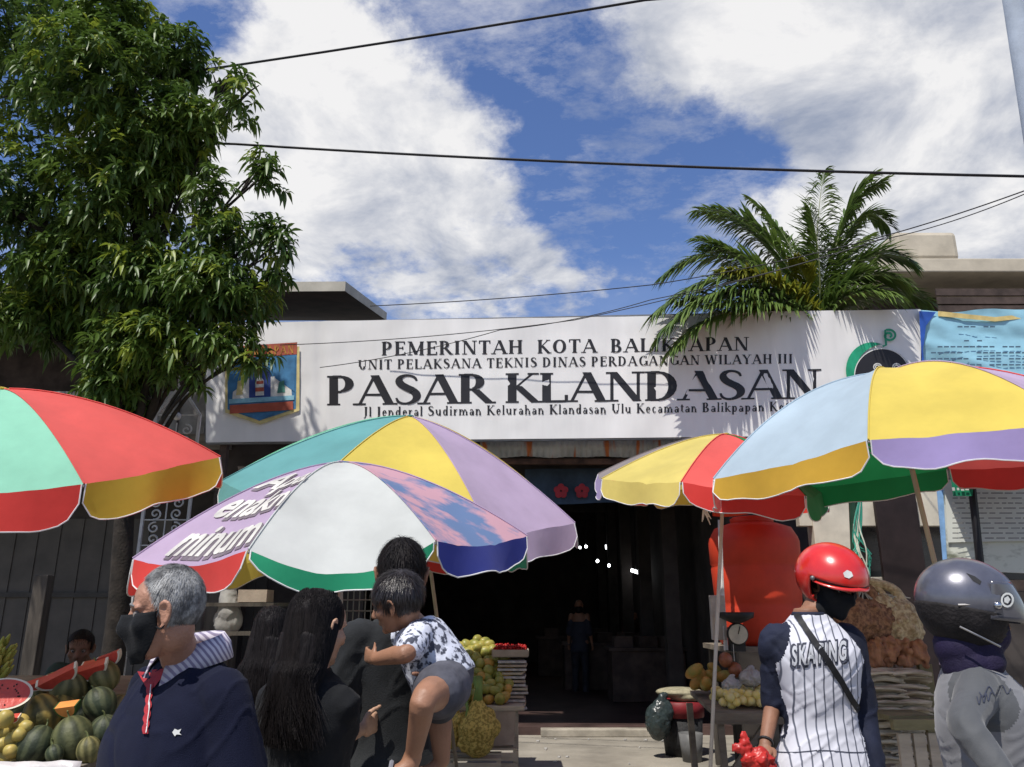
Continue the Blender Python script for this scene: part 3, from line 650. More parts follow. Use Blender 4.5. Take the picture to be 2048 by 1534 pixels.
class Umb:
    def __init__(u, key, q, R, h, tops, vals, label, fix={}, foot=None, pw=1.75, vl=.2, sag=.05, droop=.0, polem=None, dr={}, vls={}):
        u.dr = dr
        x, y, z, a, b_, ph, hh = q; M = Matrix.Rotation(b_, 3, 'Y') @ Matrix.Rotation(a, 3, 'X'); u.M = M; u.pw = pw; u.sag = sag; u.droop = droop
        u.C = V((x, y, z)); u.ax = M @ V((0, 0, 1)); u.h = h or hh
        u.tips = [u.C+M @ V((R*cos(ph+k*pi/4), R*sin(ph+k*pi/4), 0)) for k in range(8)]
        for k, (px, py) in fix.items(): u.tips[k] = P(px, py, u.tips[k].y)
        top = u.C+u.ax*u.h; u.top = top
        base = P(foot[0], foot[1], foot[2]) if foot else V((top.x, top.y, 0)); d = (base-top); d = d/d.z; base = top-d*top.z
        u.root = rt = root('market_umbrella', label, 'umbrella', base); u.seed = random.random()*9
        b = MB(); b.tube([base, top], .015, 10); b.build('pole', polem or WOOD, rt, smooth=True)
        b = MB(); b.ell(top+u.ax*.004, (.03, .03, .008)); b.build('top_cap', tops[0], rt, smooth=True)
        b = MB(); b.lathe([(.0, .0), (.2, .0), (.22, .05), (.12, .12), (.04, .16), (.04, .2)], (base.x, base.y, 0), 20); b.build('foot_block', GREYW, rt)
        nu, nv = 20, 20
        for k in range(8):
            vs = [u.S(k, i/nu, .02+.98*j/nv) for j in range(nv+1) for i in range(nu+1)]
            o = obj('canopy_panel', vs, [(j*(nu+1)+i, (j+1)*(nu+1)+i, (j+1)*(nu+1)+i+1, j*(nu+1)+i+1) for j in range(nv) for i in range(nu)], tops[k], rt, smooth=True)
            # valance: cloth flap with rounded lower corners
            out = ((u.tips[k]+u.tips[(k+1) % 8])/2-u.C).normalized(); vs = []; n = 20; m = 5; edge_ = []
            for j in range(m+1):
                for i in range(n+1):
                    s_ = .012+.976*i/n; e = min(s_, 1-s_)*n/2.2; ln = vl*(1 if e >= 1 else sqrt(max(0, 1-(1-e)**2))*.8+.2)
                    p = u.S(k, s_, 1.0); ln *= vls.get(k, 1); p = p+(V((0, 0, -1))*.93+out*.12)*ln*j/m+out*.018*sin(s_*9+k*2+u.seed)*j/m+V((0, 0, .012*sin(s_*6.3*2+k)))*(j/m)
                    if j == m: edge_.append(p)
                    vs.append(p)
            va = obj('valance', vs, [(j*(n+1)+i, (j+1)*(n+1)+i, (j+1)*(n+1)+i+1, j*(n+1)+i+1) for j in range(m) for i in range(n)], vals[k], rt, smooth=True)
            b = MB(); b.tube([vs[0]]+edge_+[vs[n]], .0038, 5); b.build('piping', PIPE, va)
            b = MB(); b.tube([u.S(k, 0, .03+.97*j/10)-u.ax*.014 for j in range(11)], .006, 6); b.build('rib', STEEL, rt)
            b = MB(); hub = top+(base-top).normalized()*.62; b.tube([hub, u.S(k, 0, .55)-u.ax*.02], .005, 6); b.build('strut', STEEL, rt)
            b = MB(); b.tube([u.S(k, 0, .03+.97*j/14)+u.ax*.004 for j in range(15)], .0045, 5); b.build('seam', tops[k], rt)
        UMB[key] = u
    def rib(u, k, v): return u.C+(u.tips[k % 8]-u.C)*v+u.ax*u.h*(1-v**u.pw)
    def S(u, k, s, v):
        p = u.rib(k, v).lerp(u.rib(k+1, v), s)
        w_ = sin(pi*min(max(s, 0), 1)); n = (fnoise((s*2+k*3, v*3, u.seed), 1)*.016+fnoise((s*7+k*3, v*5, u.seed), 1)*.008*v-.010*max(0, 1-abs(fnoise((s*2.2+v*2+k*5, v*4.5-s, u.seed), 1))*7)**2)*v*w_
        return p-u.ax*(u.sag*sin(pi*s)*v*(1-v)*1.6+u.dr.get(k % 8, u.droop)*sin(pi*s)*v**3-n)
    def decal(u, name, txt, k, s0, s1, v0, v1, m, off=.006, bold=.05, slope=0, parent=None, ds=0, dv=0):
        """s: across the panel, v0 baseline (near rim) to v1 (nearer the top)"""
        tm, tf = text_mesh(txt, bold, maxlen=.16)
        vs = [u.S(k, s0+(s1-s0)*t.x+ds, v0+(v1-v0)*t.y+slope*t.x+dv)+u.ax*off for t in tm]
        return split_obj(name, vs, tf, m, parent or u.root)
X = [RED]*8
Umb('A', [-1.002, 4.736, 1.92, .078, -.055, 3.748, .501], 1.12, .501, [LIL, WHT, SKYT, LIL, WHT, TEAL, YEL, RED], [VRED, TGRN, BLU, TGRN, VRED, BLU, YEL, VRED],
    'front umbrella in white and lilac with big printed words, standing behind the dark haired shoppers', {0: (265, 1118), 1: (497, 1100), 2: (872, 1082), 3: (1055, 1072)}, (680, 1400, 4.9), pw=1.62, vl=.15, droop=.07, dr={1: .13, 0: .05, 2: .04}, vls={1: .62}, polem=mat('grey_pole', (.35, .32, .28), .6, .1))
Umb('B', [-.905, 6.375, 2.464, .251, .134, 3.675, .63], 1.45, .63, [TEAL, YEL, LIL, LIL, YEL, TEAL, RED, MINT], [TEAL, YEL, LIL, LIL, YEL, TEAL, RED, MINT],
    'tall teal, yellow and lilac umbrella rising just behind the one with printed words', {0: (443, 962), 3: (1150, 1046), 1: (585, 1022), 2: (978, 1066)}, (893, 1380, 6.9), pw=1.55, vl=.2, droop=.02)
Umb('C', [-3.056, 4.743, 2.383, .297, -.056, 4.037, .473], 1.15, .49, [YEL, MINT, RED, RED, MINT, YEL, RED, MINT], [MINT, VRED, DYEL, VRED, DYEL, MINT, TEAL, VRED],
    'red and mint umbrella with a yellow hanging edge over the melon stall at the left', {2: (168, 968), 3: (441, 914)}, (-180, 1500, 4.9), pw=1.75, vl=.21, droop=.01)
Umb('D', [2.398, 4.725, 2.398, -.004, -.069, 3.292, .614], 1.2, .60, [SKYB, YEL, LIL, RED, RED, GRN, RED, SKYB], [ORG, PUR, YEL, RED, VRED, GRN, VRED, RED],
    'large pale blue and yellow umbrella with orange and purple hanging edges at the right', {0: (1427, 958), 1: (1737, 880), 4: (2162, 925), 5: (1897, 938), 6: (1614, 975), 7: (1440, 978)}, (1885, 1190, 4.75), pw=2.1, vl=.155, droop=.02)
Umb('E', [1.744, 6.526, 2.479, .124, .092, 3.489, .501], 1.2, .50, [TYEL, RED, GRN, RED, YEL, TYEL, RED, GREY_], [TYEL, VRED, GRN, VRED, YEL, YEL, RED, PUR],
    'smaller yellow and red umbrella half hidden behind the pale blue one', {0: (1203, 958), 1: (1362, 964), 2: (1612, 992), 3: (1650, 980), 4: (1600, 970), 5: (1480, 960), 7: (1196, 948)}, (1428, 1380, 6.7), pw=1.45, vl=.17, droop=.02, polem=mat('white_pole', (.62, .58, .54), .5, .1))
GT = mat('print_grey', (.24, .20, .23), .7, trans=.2); WTx = mat('print_white', (.78, .76, .70), .7, trans=.2)
A_ = UMB['A']
for (txt, s0, s1, v0, v1) in (('minum', .22, .97, .955, .775), ('enakn', .14, .99, .715, .52), ('Apa', .06, 1.0, .475, .29)):
    A_.decal('letter_shadow', txt, 0, s0, s1, v0, v1, GT, .006, .055, ds=.02, dv=.009); A_.decal('letter', txt, 0, s0, s1, v0, v1, WTx, .010, .025)

b = MB(); b.box((XR+1.6, 10.6, 2.1), (3.2, .2, 4.2)); b.build('side_wall', DARK, hall)
# ------------------------------------------------------------------ broadleaf tree
random.seed(11)
LEAFM = mat('mango_leaf', (.115, .185, .030), .45, .25, .9, spec=.5, trans=.30, col2=(.035, .08, .016), lo=.35, hi=.62)
LEAFY = mat('sunlit_leaf', (.27, .34, .04), .45, .2, 3, spec=.5, trans=.4)  # lighter leaf colour standing in for sunlight on the crown
BARK = mat('dark_bark', (.035, .028, .022), .9, .3, 8, .8, 40)
tree = root('broadleaf_tree', 'dense broadleaf tree with long drooping glossy leaves filling the upper left above the red umbrella', 'tree', (P(235, 1200, 7.9).x, 7.9, 0))
tx = tree.location.x
b = MB(); trunk = [V((tx, 7.9, 0)), V((tx+.03, 7.9, 1.4)), V((tx-.02, 7.85, 2.6)), V((tx+.05, 7.8, 3.6)), V((tx-.1, 7.8, 4.8)), V((tx-.3, 7.8, 6.4))]
c_ = catm(trunk, 5); b.tube(c_, [.125-.095*i/(len(c_)-1) for i in range(len(c_))], 12); b.build('trunk', BARK, tree, smooth=True)
def leafgeo(vs, fs, p, d, up, ln, wd, droop):
    """a folded, drooping blade: 8 faces"""
    d = d.normalized(); x = d.cross(up); 
    if x.length < .05: x = d.cross(V((1, 0, 0)))
    x.normalize(); n0 = len(vs); z = x.cross(d)
    for i, w in enumerate((.12, .8, 1.0, .62, .0)):
        t = i/4; c = p+d*ln*t-V((0, 0, 1))*droop*ln*t*t
        if i == 4: vs.append(c)
        else: vs += [c-x*wd*w+z*wd*w*.35, c, c+x*wd*w+z*wd*w*.35]
    for i in range(3):
        a = n0+i*3; fs += [(a, a+3, a+4, a+1), (a+1, a+4, a+5, a+2)]
    a = n0+9; fs += [(a, a+3, a+1), (a+1, a+3, a+2)]
#  px, py, Y, rx, ry, rz(m), sprigs, sparse
EL = [(20, 90, 7.7, 1.35, 1.2, 1.0, 620), (235, 200, 7.4, .82, 1.1, .80, 560), (40, 420, 7.9, 1.2, 1.2, 1.0, 640), (265, 400, 7.6, .8, 1.0, .9, 560), (-330, 300, 7.9, 1.4, 1.4, 1.8, 260),
      (440, 590, 7.2, .52, .6, .36, 250), (330, 690, 7.3, .50, .5, .36, 220), (250, 70, 7.5, .5, .8, .42, 260), (335, 290, 7.3, .40, .6, .6, 200), (445, 490, 7.2, .33, .5, .40, 80),
      (230, 760, 7.6, .40, .3, .30, 60), (480, 200, 7.1, .22, .3, .28, 22), (535, 345, 7.1, .22, .3, .26, 26), (430, 390, 7.1, .30, .35, .3, 34), (520, 470, 7.1, .2, .3, .25, 22), (555, 545, 7.1, .13, .2, .2, 12), (500, 715, 7.0, .28, .2, .12, 16),
      (395, 760, 7.2, .12, .15, .14, 7), (130, 620, 8.2, 1.1, .6, .42, 220), (455, 160, 7.1, .2, .3, .12, 10), (250, 880, 7.8, .16, .15, .35, 40), (150, 540, 7.6, .7, .5, .35, 220), (60, 640, 7.8, .7, .5, .3, 140), (300, 560, 7.3, .5, .5, .45, 200), (235, 700, 7.3, .25, .3, .5, 90), (360, 120, 7.5, .35, .5, .35, 120), (390, 250, 7.2, .3, .4, .4, 90), (560, 480, 7.0, .12, .2, .25, 18), (170, 640, 7.9, .8, .4, .35, 200), (230, 780, 7.5, .28, .3, .35, 80), (450, 690, 7.05, .3, .3, .2, 50)]
leaves = []; cl = []
for (px, py, Y, rx, ry, rz, n) in EL:
    c = P(px, py, Y); cl.append((c, rx, rz))
    for _ in range(n):
        while True:
            d = V((random.gauss(0, 1), random.gauss(0, 1)-.35, random.gauss(0, 1)+.1)).normalized()
            if True: break
        rr = random.random()**.45 if rx > .35 else random.random()**.5
        rr *= 1+.16*fnoise((d.x*2+px, d.y*2, d.z*2), 1.3)
        p = c+V((d.x*rx, d.y*ry, d.z*rz))*rr
        ax = (d*.6+V((0, 0, .45))+V((random.gauss(0, .3), random.gauss(0, .3), random.gauss(0, .3)))).normalized()
        leaves.append((p, ax, random.random() < (.30 if d.z > .0 and rr > .7 else .03)))  # young marks sprigs in the sun-bright colour, more on upper outer sides
singles = []; bulk = {0: ([], []), 1: ([], [])}
for (p, ax, young) in leaves:
    k = random.randint(11, 16); x = ax.cross(V((random.random(), random.random(), .3))).normalized(); y = ax.cross(x)
    for i in range(k):
        a = i*2.4+random.random()*.5; e = random.uniform(.15, 1.0)
        d = (x*cos(a)+y*sin(a))*1.0+ax*(.9-e*.9)
        ln = random.uniform(.06, .145); dr = random.uniform(.35, .9); q = p+ax*random.uniform(-.06, .05)
        up = V((random.gauss(0, .35), random.gauss(0, .35), 1))
        vs, fs = bulk[1 if young else 0]
        if len(singles) < 4000 and p.y < 7.25 and p.z < 5.2 and p.x > P(380, 600, 7).x: singles.append((p.y, q, d, up, ln, dr, young))
        else: leafgeo(vs, fs, q, d, up, ln, ln*.15, dr)
singles.sort(key=lambda t: t[0])
for (yy, q, d, up, ln, dr, young) in singles[280:]: vs, fs = bulk[1 if young else 0]; leafgeo(vs, fs, q, d, up, ln, ln*.15, dr)
for (yy, q, d, up, ln, dr, young) in singles[:280]:
    vs, fs = [], []; leafgeo(vs, fs, q, d, up, ln, ln*.12, dr); obj('leaf', vs, fs, LEAFY if young else LEAFM, tree, smooth=True, loc=q)
for i in (0, 1): tag(obj('foliage', bulk[i][0], bulk[i][1], (LEAFM, LEAFY)[i], tree, smooth=True), kind='stuff')
for k, (c, rx, rz) in enumerate(cl):       # limbs
    z0 = min(max(c.z-1.2, 2.0), 5.2); i = min(int((z0)/6.4*25), 24); s0 = c_[i]; mid = s0.lerp(c, .5)+V((0, -.1, .22 if k != 16 else .3))
    pts = catm([s0, mid, c], 6); r0 = .055 if rx > .35 else .03
    b = MB(); b.tube(pts, [r0*(1-.75*j/(len(pts)-1)) for j in range(len(pts))], 8); o = b.build('limb', BARK, tree, smooth=True)
    for _ in range(5 if rx > .3 else 4):
        e = c+V((random.uniform(-1, 1)*rx*.8, random.uniform(-1, 1)*rx*.6, random.uniform(-.9, .9)*rz)); s = pts[random.randint(6, 12)]
        b = MB(); b.tube(catm([s, s.lerp(e, .5)+V((0, 0, .06)), e], 4), [.016-.011*j/8 for j in range(9)], 5); b.build('twig', BARK, o)
# ------------------------------------------------------------------ palm
random.seed(3)
PALM = mat('palm_leaflet', (.15, .22, .045), .38, .25, 1.5, spec=.5, trans=.25, col2=(.06, .11, .025), lo=.35, hi=.6); PALY = mat('palm_young', (.26, .27, .03), .4, .2, 2, spec=.5, trans=.3); RACH = mat('palm_rachis', (.15, .17, .06), .5, .2, 4)
PB = P(1634, 655, 9.95)
palm = root('coconut_palm', 'green feather leaved palm whose crown spills over the top of the signboard', 'palm', (PB.x+.1, 10.05, 0))
b = MB(); b.tube(catm([V((PB.x+.1, 10.1, 0)), V((PB.x+.12, 10.12, 2)), V((PB.x+.05, 10.05, 3.8)), PB], 6), [.14]*6+[.12]*6+[.10]*7, 14); b.build('trunk', mat('palm_bark', (.22, .19, .15), .9, .25, 6, .6), palm, smooth=True)
FR = [((1450, 570), (1345, 700), 9.4, 9.1, .40, 0), ((1560, 430), (1400, 420), 10.0, 10.0, .46, 0), ((1470, 500), (1325, 665), 9.2, 9.1, .46, 0), ((1500, 470), (1318, 620), 9.6, 9.3, .50, 0), ((1480, 440), (1335, 545), 10.2, 10.0, .46, 0), ((1560, 480), (1440, 430), 10.3, 10.4, .5, 0),
      ((1600, 470), (1500, 400), 10.5, 10.8, .42, 0), ((1625, 470), (1648, 345), 9.9, 10.2, .50, 0), ((1680, 400), (1740, 355), 9.7, 9.8, .5, 0), ((1690, 520), (1800, 560), 9.6, 9.4, .44, 0), ((1530, 560), (1370, 600), 9.5, 9.5, .44, 0), ((1655, 420), (1765, 365), 10.0, 9.9, .42, 0), ((1700, 360), (1775, 450), 10.3, 10.4, .36, 0),
      ((1710, 470), (1815, 520), 10.0, 9.7, .45, 0), ((1740, 540), (1850, 600), 9.9, 9.8, .4, 0), ((1700, 560), (1790, 590), 9.5, 9.1, .36, 0), ((1580, 560), (1450, 540), 9.6, 9.2, .42, 1),
      ((1560, 590), (1420, 610), 9.4, 9.0, .42, 0), ((1690, 500), (1740, 470), 10.6, 11.0, .36, 0), ((1620, 560), (1590, 520), 9.9, 9.7, .3, 1), ((1660, 580), (1700, 540), 10.3, 10.6, .34, 0), ((1650, 520), (1620, 420), 9.8, 9.7, .4, 0), ((1540, 540), (1400, 480), 10.0, 9.9, .45, 0)]
for (cx, cy), (ex, ey), Yc, Ye, LL, yg in FR:
    a, c, e = PB+V((0, 0, -.05)), P(cx, cy, Yc), P(ex, ey, Ye); n = 52; pts = [a*(1-t)**2+c*2*t*(1-t)+e*t*t for t in [i/n for i in range(n+1)]]
    fr_ = MB(); fr_.tube(pts, [.016*(1-.85*i/n) for i in range(n+1)], 6); o = fr_.build('frond', RACH, palm)
    vs, fs = [], []
    for i in range(4, n+1):
        t = i/n; d = (pts[min(i+1, n)]-pts[i-1]).normalized(); sd = d.cross(V((0, 0, 1))); 
        if sd.length < .35: sd = V((1, 0, 0))+d.cross(V((0, 0, 1)))
        sd.normalize()
        for half in (0, .5):
            q0 = pts[i].lerp(pts[min(i+1, n)], half)
            for sg_ in (-1, 1):
                ln = LL*(.55+.75*sin(pi*min(t*1.02, 1)**.8))*random.uniform(.85, 1.1); dd = (sd*sg_*.72+d*(.55+.5*t)+V((random.gauss(0, .07), random.gauss(0, .07), .18+random.gauss(0, .07)))).normalized()
                leafgeo(vs, fs, q0, dd, V((0, 0, 1)), ln, .0195, random.uniform(.15, .8))
    obj('leaflets', vs, fs, PALY if yg else PALM, o, smooth=True)
# ------------------------------------------------------------------ people
SKIN = mat('skin_tan', (.44, .235, .145), .52, .10, 7, .25, 160, .4); SKIN2 = mat('skin_brown', (.28, .135, .08), .55, .12, 7, .2, 160, .4); SKIN3 = mat('skin_light', (.50, .30, .20), .5, .1, 7, .15, 160, .4)
HBLK = mat('black_hair', (.014, .011, .011), .55, .3, 14, .5, 30, .14, stretch=(6, 6, .6)); HGREY = mat('grey_hair', (.25, .25, .245), .6, .0, 16, .5, 60, .35, col2=(.09, .09, .09), lo=.38, hi=.6, stretch=(1.6, 1.6, .8))
BLKC = mat('black_cloth', (.013, .014, .016), .82, .25, 5, .25, 260, .15, sheen=.04); EYEW = mat('eye_white', (.22, .19, .17), .5); EYED = mat('iris_dark', (.02, .012, .01), .15)
JEAN = mat('dark_trousers', (.03, .033, .045), .8, .3, 6, .3, 200); SHOE = mat('dark_sandal', (.03, .028, .027), .6); PINKLIP = mat('lips', (.30, .12, .09), .45)
def fold(amp, kx=7, kz=2.2, seed=0, dia=4):
    """soft drape plus narrow creases"""
    def f(p):
        q = V((p.x*kx+p.z*dia+seed, p.y*kx+seed*2, p.z*kz)); a = noise.noise(q); b = noise.noise(V((p.x*kx*1.3-p.z*dia*2.0, p.y*kx*1.3+seed, p.z*kz*2.2+seed))); w = noise.noise(q*.35+V((9, 3, seed)))
        c1 = max(0, 1-abs(a)*6)**2; c2 = max(0, 1-abs(b)*5)**2
        return amp*(a*.5+b*.35-c1*1.0*(w+.45)+c2*.75*(.45-w))
    return f
def rq_(): return Quaternion((random.gauss(0, 1), random.gauss(0, 1), random.gauss(0, 1), random.gauss(0, 1))).normalized().to_matrix()
def hand(vol, w, d, th, curl=.5, s=1.0):
    """w wrist, d towards the fingers, th towards the thumb"""
    d = d.normalized(); th = (th-d*th.dot(d)).normalized(); n = d.cross(th)
    R = Matrix((th, d, n)).transposed(); vol.ell(w+d*.045*s, (.038*s, .052*s, .016*s), R)
    for i, (o, ln) in enumerate(((.029, .072), (.010, .080), (-.010, .074), (-.028, .058))):
        p = w+d*.078*s+th*o*s; pts = [w+d*.03*s+th*o*.7*s, p]; a = 0; q = p
        for k in range(3):
            a += curl*(.5+.25*k); q = q+(d*cos(a)+n*sin(a))*ln*s*(.42, .32, .26)[k]; pts.append(q)
        vol.limb(pts, [.0095*s, .0095*s, .0088*s, .008*s, .007*s], 8, 3)
    p = w+d*.02*s+th*.022*s; vol.limb([p, p+(th*.8+d*.5+n*.3)*.032*s, p+(th*.8+d*1.1+n*.6)*.052*s], [.012*s, .011*s, .008*s], 8, 3)
class Human:
    hy = 1.0
    def __init__(u, label, pos, heading, H=1.7, headpos=None, hh=None, hp=0, hr=0, pose={}, skin=None, vox=.007, name='person', build=True, sc=1.0, group=None, curl=(.5, .5), legs=True, noear=False, seat=0, girth=1.0, armr=1.0, hy=1.0, nk=1.0):
        u.hy = hy
        u.skin = skin or SKIN; u.H = H; u.s = s = H/1.7; u.pos = V((pos[0], pos[1], 0)); u.R = Matrix.Rotation(-radians(heading), 3, 'Z'); u.root = root(name, label, 'person', u.pos, group); u.vox = vox
        J = dict(sR=(.165, -.01, 1.395), eR=(.215, -.03, 1.13), wR=(.235, .04, .88), hR=(.09, 0, .90), kR=(.10, .03, .48), aR=(.105, -.02, .085),
                 sL=(-.165, -.01, 1.395), eL=(-.215, -.03, 1.13), wL=(-.235, .04, .88), hL=(-.09, 0, .90), kL=(-.10, .03, .48), aL=(-.105, -.02, .085), neck=(0, -.01, 1.45))
        J.update(pose); u.J = {k: (u.T(v) if not isinstance(v, V) else v) for k, v in J.items()}
        u.hc = headpos or u.T((0, .01, 1.585)); hh = heading if hh is None else hh
        u.MH = Matrix.Rotation(-radians(hh), 3, 'Z') @ Matrix.Rotation(-radians(hp), 3, 'X') @ Matrix.Rotation(radians(hr), 3, 'Y'); u.hs = s*sc*(1.0)
        v = Vol(); g = girth
        u.secs = [(.86, .15, .10, 0), (.95, .155, .105, 0), (1.06, .135*g, .095*g, .005), (1.2, .15*g, .11*g, .01), (1.32, .162, .112, .008), (1.40, .135, .085, -.005), (1.45, .075, .062, -.01), (1.49, .055*nk, .055*nk, -.005)]
        v.loft([(u.T((0, y, z)), u.D((w, 0, 0)), u.D((0, d, 0))) for z, w, d, y in u.secs])
        v.limb([u.J['neck']+V((0, 0, -.03)), u.J['neck'].lerp(u.hT((0, -.02, -.07)), .5), u.hT((0, -.02, -.05))], [.062*s*nk, .056*s*nk, .056*s*nk])
        u.headgeo(v, noear)
        for S_ in 'RL':
            a, e, w = u.J['s'+S_], u.J['e'+S_], u.J['w'+S_]; r = armr
            v.limb([a, a.lerp(e, .5), e, e.lerp(w, .35), w], [.052*s*r, .044*s*r, .036*s*r, .037*s*r, .026*s*r]); d = (w-e).normalized()
            tv = u.J.get('t'+S_); tv = tv if tv is not None else (u.D((-1 if S_ == 'R' else 1, .9, 0)))
            hand(v, w, d if ('d'+S_) not in u.J else u.J['d'+S_], tv, curl[0 if S_ == 'R' else 1]*(1 if S_ == 'L' else -1), s*.98)
            h, k, an = u.J['h'+S_], u.J['k'+S_], u.J['a'+S_]
            v.limb([h, h.lerp(k, .5), k, k.lerp(an, .35), an], [.085*s, .072*s, .052*s, .052*s, .036*s]); v.limb([an+V((0, 0, -.04)), an+u.D((0, .07, -.05)), an+u.D((0, .17, -.06))], [.034*s, .034*s, .026*s])
        def dent(p):       # eye sockets
            q = u.hL(p); r = V((0, 0, 0))
            for sx in (-1, 1):
                e = (q-V((sx*.032, .082, .002))).length
                if e < .024: r += u.MH @ V((0, -1, 0))*(.009*(1-(e/.024)**2))
            return r
        u.body = v.fuse('body', u.skin, u.root, vox=vox, smooth=3, sub=dent)
        u.bvh = BVHTree.FromPolygons([tuple(p) for p in v.rv], v.rf)
        for sx in (-1, 1):
            b = MB(); b.ell(u.hT((sx*.031, .0725, .000)), .0118*u.hs, nu=14, nv=10); o = b.build('eye', EYEW, u.root, smooth=True)
            b = MB(); b.ell(u.hT((sx*.031, .0805, .000)), (.0055*u.hs,)*3, nu=10, nv=8); b.build('iris', EYED, o, smooth=True)
    def T(u, p): return u.pos+u.R @ (V(p)*u.s)
    def D(u, p): return u.R @ (V(p)*u.s)
    def hT(u, p): p = V(p); p.y *= u.hy; return u.hc+u.MH @ (p*u.hs)
    def hL(u, p): q = (u.MH.transposed() @ (V(p)-u.hc))/u.hs; q.y /= u.hy; return q
    def headgeo(u, v, noear):
        M = u.MH; k = u.hs
        def E_(c, r): v.ell(u.hT(c), (r[0]*k, r[1]*k*u.hy, r[2]*k), M, 22, 14)
        E_((0, -.018, .032), (.077, .096, .086)); E_((0, .032, -.028), (.060, .060, .082)); E_((0, .040, -.078), (.048, .044, .036)); E_((0, .074, -.098), (.020, .018, .017)); E_((0, .040, .040), (.063, .050, .052))
        E_((.040, .055, -.024), (.026, .028, .026)); E_((-.040, .055, -.024), (.026, .028, .026)); E_((0, -.03, -.045), (.058, .06, .06))
        v.limb([u.hT(p) for p in ((-.050, .070, .018), (-.028, .087, .022), (0, .087, .018), (.028, .087, .022), (.050, .070, .018))], [.008*k]*5, 8, 3)
        v.limb([u.hT(p) for p in ((0, .086, .016), (0, .100, -.010), (0, .112, -.032))], [.009*k, .011*k, .015*k], 10, 3)
        for sx in (-1, 1):
            E_((sx*.013, .098, -.036), (.009, .012, .008))
            if not noear:
                E_((sx*.080, -.012, -.006), (.006, .016, .026))
                v.limb([u.hT(p) for p in ((sx*.076, .002, .004), (sx*.086, .000, .022), (sx*.092, -.014, .028), (sx*.094, -.026, .016), (sx*.090, -.026, -.006), (sx*.084, -.014, -.026), (sx*.079, -.004, -.034))], [.0045*k, .0055*k, .006*k, .0055*k, .005*k, .0055*k, .007*k], 8, 4)
        E_((0, .090, -.060), (.021, .009, .005)); E_((0, .089, -.069), (.018, .009, .0055))
    def cap(u, m, inside, r=(.081, .101, .091), c=(0, -.018, .034), n=2400, ln=.03, wd=.0022, name='hair', lift=.25, fwd=0, seed=1, low=0, sm=None):
        rnd = random.Random(seed); nu, nv = 64, 40; vs = []; keep = []
        def pt(d): return V(c)+V((d.x*r[0], d.y*r[1], d.z*r[2]))*(1+.012*noise.noise(d*5)+.008*noise.noise(d*14))
        for j in range(nv+1):
            th = pi*j/nv
            for i in range(nu):
                ph = 2*pi*i/nu; vs.append(pt(V((sin(th)*cos(ph), sin(th)*sin(ph), cos(th)))))
        fs = []
        for j in range(nv):
            for i in range(nu):
                q = (j*nu+i, (j+1)*nu+i, (j+1)*nu+(i+1) % nu, j*nu+(i+1) % nu); ctr = sum((vs[a] for a in q), V((0, 0, 0)))/4
                if inside(ctr): fs.append(q)
        used = sorted({a for f in fs for a in f}); mp_ = {a: i for i, a in enumerate(used)}
        W = [u.hT(vs[a]) for a in used]; F = [tuple(mp_[a] for a in f) for f in fs]
        h = obj(name, W, F, m, u.root, smooth=True, solid=.004*u.hs)
        sv, sf = [], []
        cnt = 0
        while cnt < n:
            d = V((rnd.gauss(0, 1), rnd.gauss(0, 1), rnd.gauss(0, 1))).normalized(); p = pt(d)
            if not inside(p): continue
            cnt += 1; nr = V((d.x/r[0], d.y/r[1], d.z/r[2])).normalized(); cr = (d-V((0, -.35, .93))); t = cr-nr*cr.dot(nr)+V((rnd.gauss(0, .12), fwd+rnd.gauss(0, .12), -.3)); t = (t-nr*t.dot(nr)).normalized()
            x = nr.cross(t)*wd*.5; l = ln*rnd.uniform(.6, 1.2); a = p+nr*.002; b_ = a+t*l*.55+nr*l*lift*.5; e = a+t*l+nr*l*lift*rnd.uniform(.1, .9); k = len(sv)
            sv += [u.hT(a-x), u.hT(a+x), u.hT(b_+x*.8), u.hT(b_-x*.8), u.hT(e)]; sf += [(k, k+1, k+2, k+3), (k+3, k+2, k+4)]
        obj('strands', sv, sf, sm or m, h)
        return h
    def mask(u, m, name='face_mask', top=-.006, bot=-.118, wide=78, out=.0055, zs=-.016):
        vs = []; na, nz = 40, 12; rows = []
        for i in range(na+1):
            az = radians(-wide+2*wide*i/na); f = abs(az)/radians(wide); f2 = min(1, f**2.6)
            zt_ = top+(zs+.022-top)*f**1.5; zb_ = bot+(zs-.022-bot)*f2; col = []
            for j in range(nz+1):
                z = zb_+(zt_-zb_)*j/nz; d = V((sin(az), cos(az), 0)); o = V((0, 0, z))+d*.3
                hit = u.bvh.ray_cast(u.hT(o), (u.hT((0, 0, z))-u.hT(o)).normalized()); q_ = u.hL(hit[0]) if hit[0] else None; r = sqrt(q_.x**2+q_.y**2) if hit[0] else .06
                col.append(r)
            rows.append((az, zt_, zb_, col))
        for _ in range(3):
            rows2 = []
            for i, (az, a, b_, col) in enumerate(rows):
                c2 = [max(col[j], (rows[max(i-1, 0)][3][j]+rows[min(i+1, na)][3][j])/2, (col[max(j-1, 0)]+col[min(j+1, nz)])/2) for j in range(nz+1)]; rows2.append((az, a, b_, c2))
            rows = rows2
        for (az, zt_, zb_, col) in rows:
            for j in range(nz+1):
                z = zb_+(zt_-zb_)*j/nz; r = min(col[j], .125)+out+.004*exp(-(az/.12)**2); vs.append(u.hT((sin(az)*r, cos(az)*r, z)))
        o = obj(name, vs, [(i*(nz+1)+j, (i+1)*(nz+1)+j, (i+1)*(nz+1)+j+1, i*(nz+1)+j+1) for i in range(na) for j in range(nz)], m, u.root, smooth=True, solid=.003)
        b = MB()
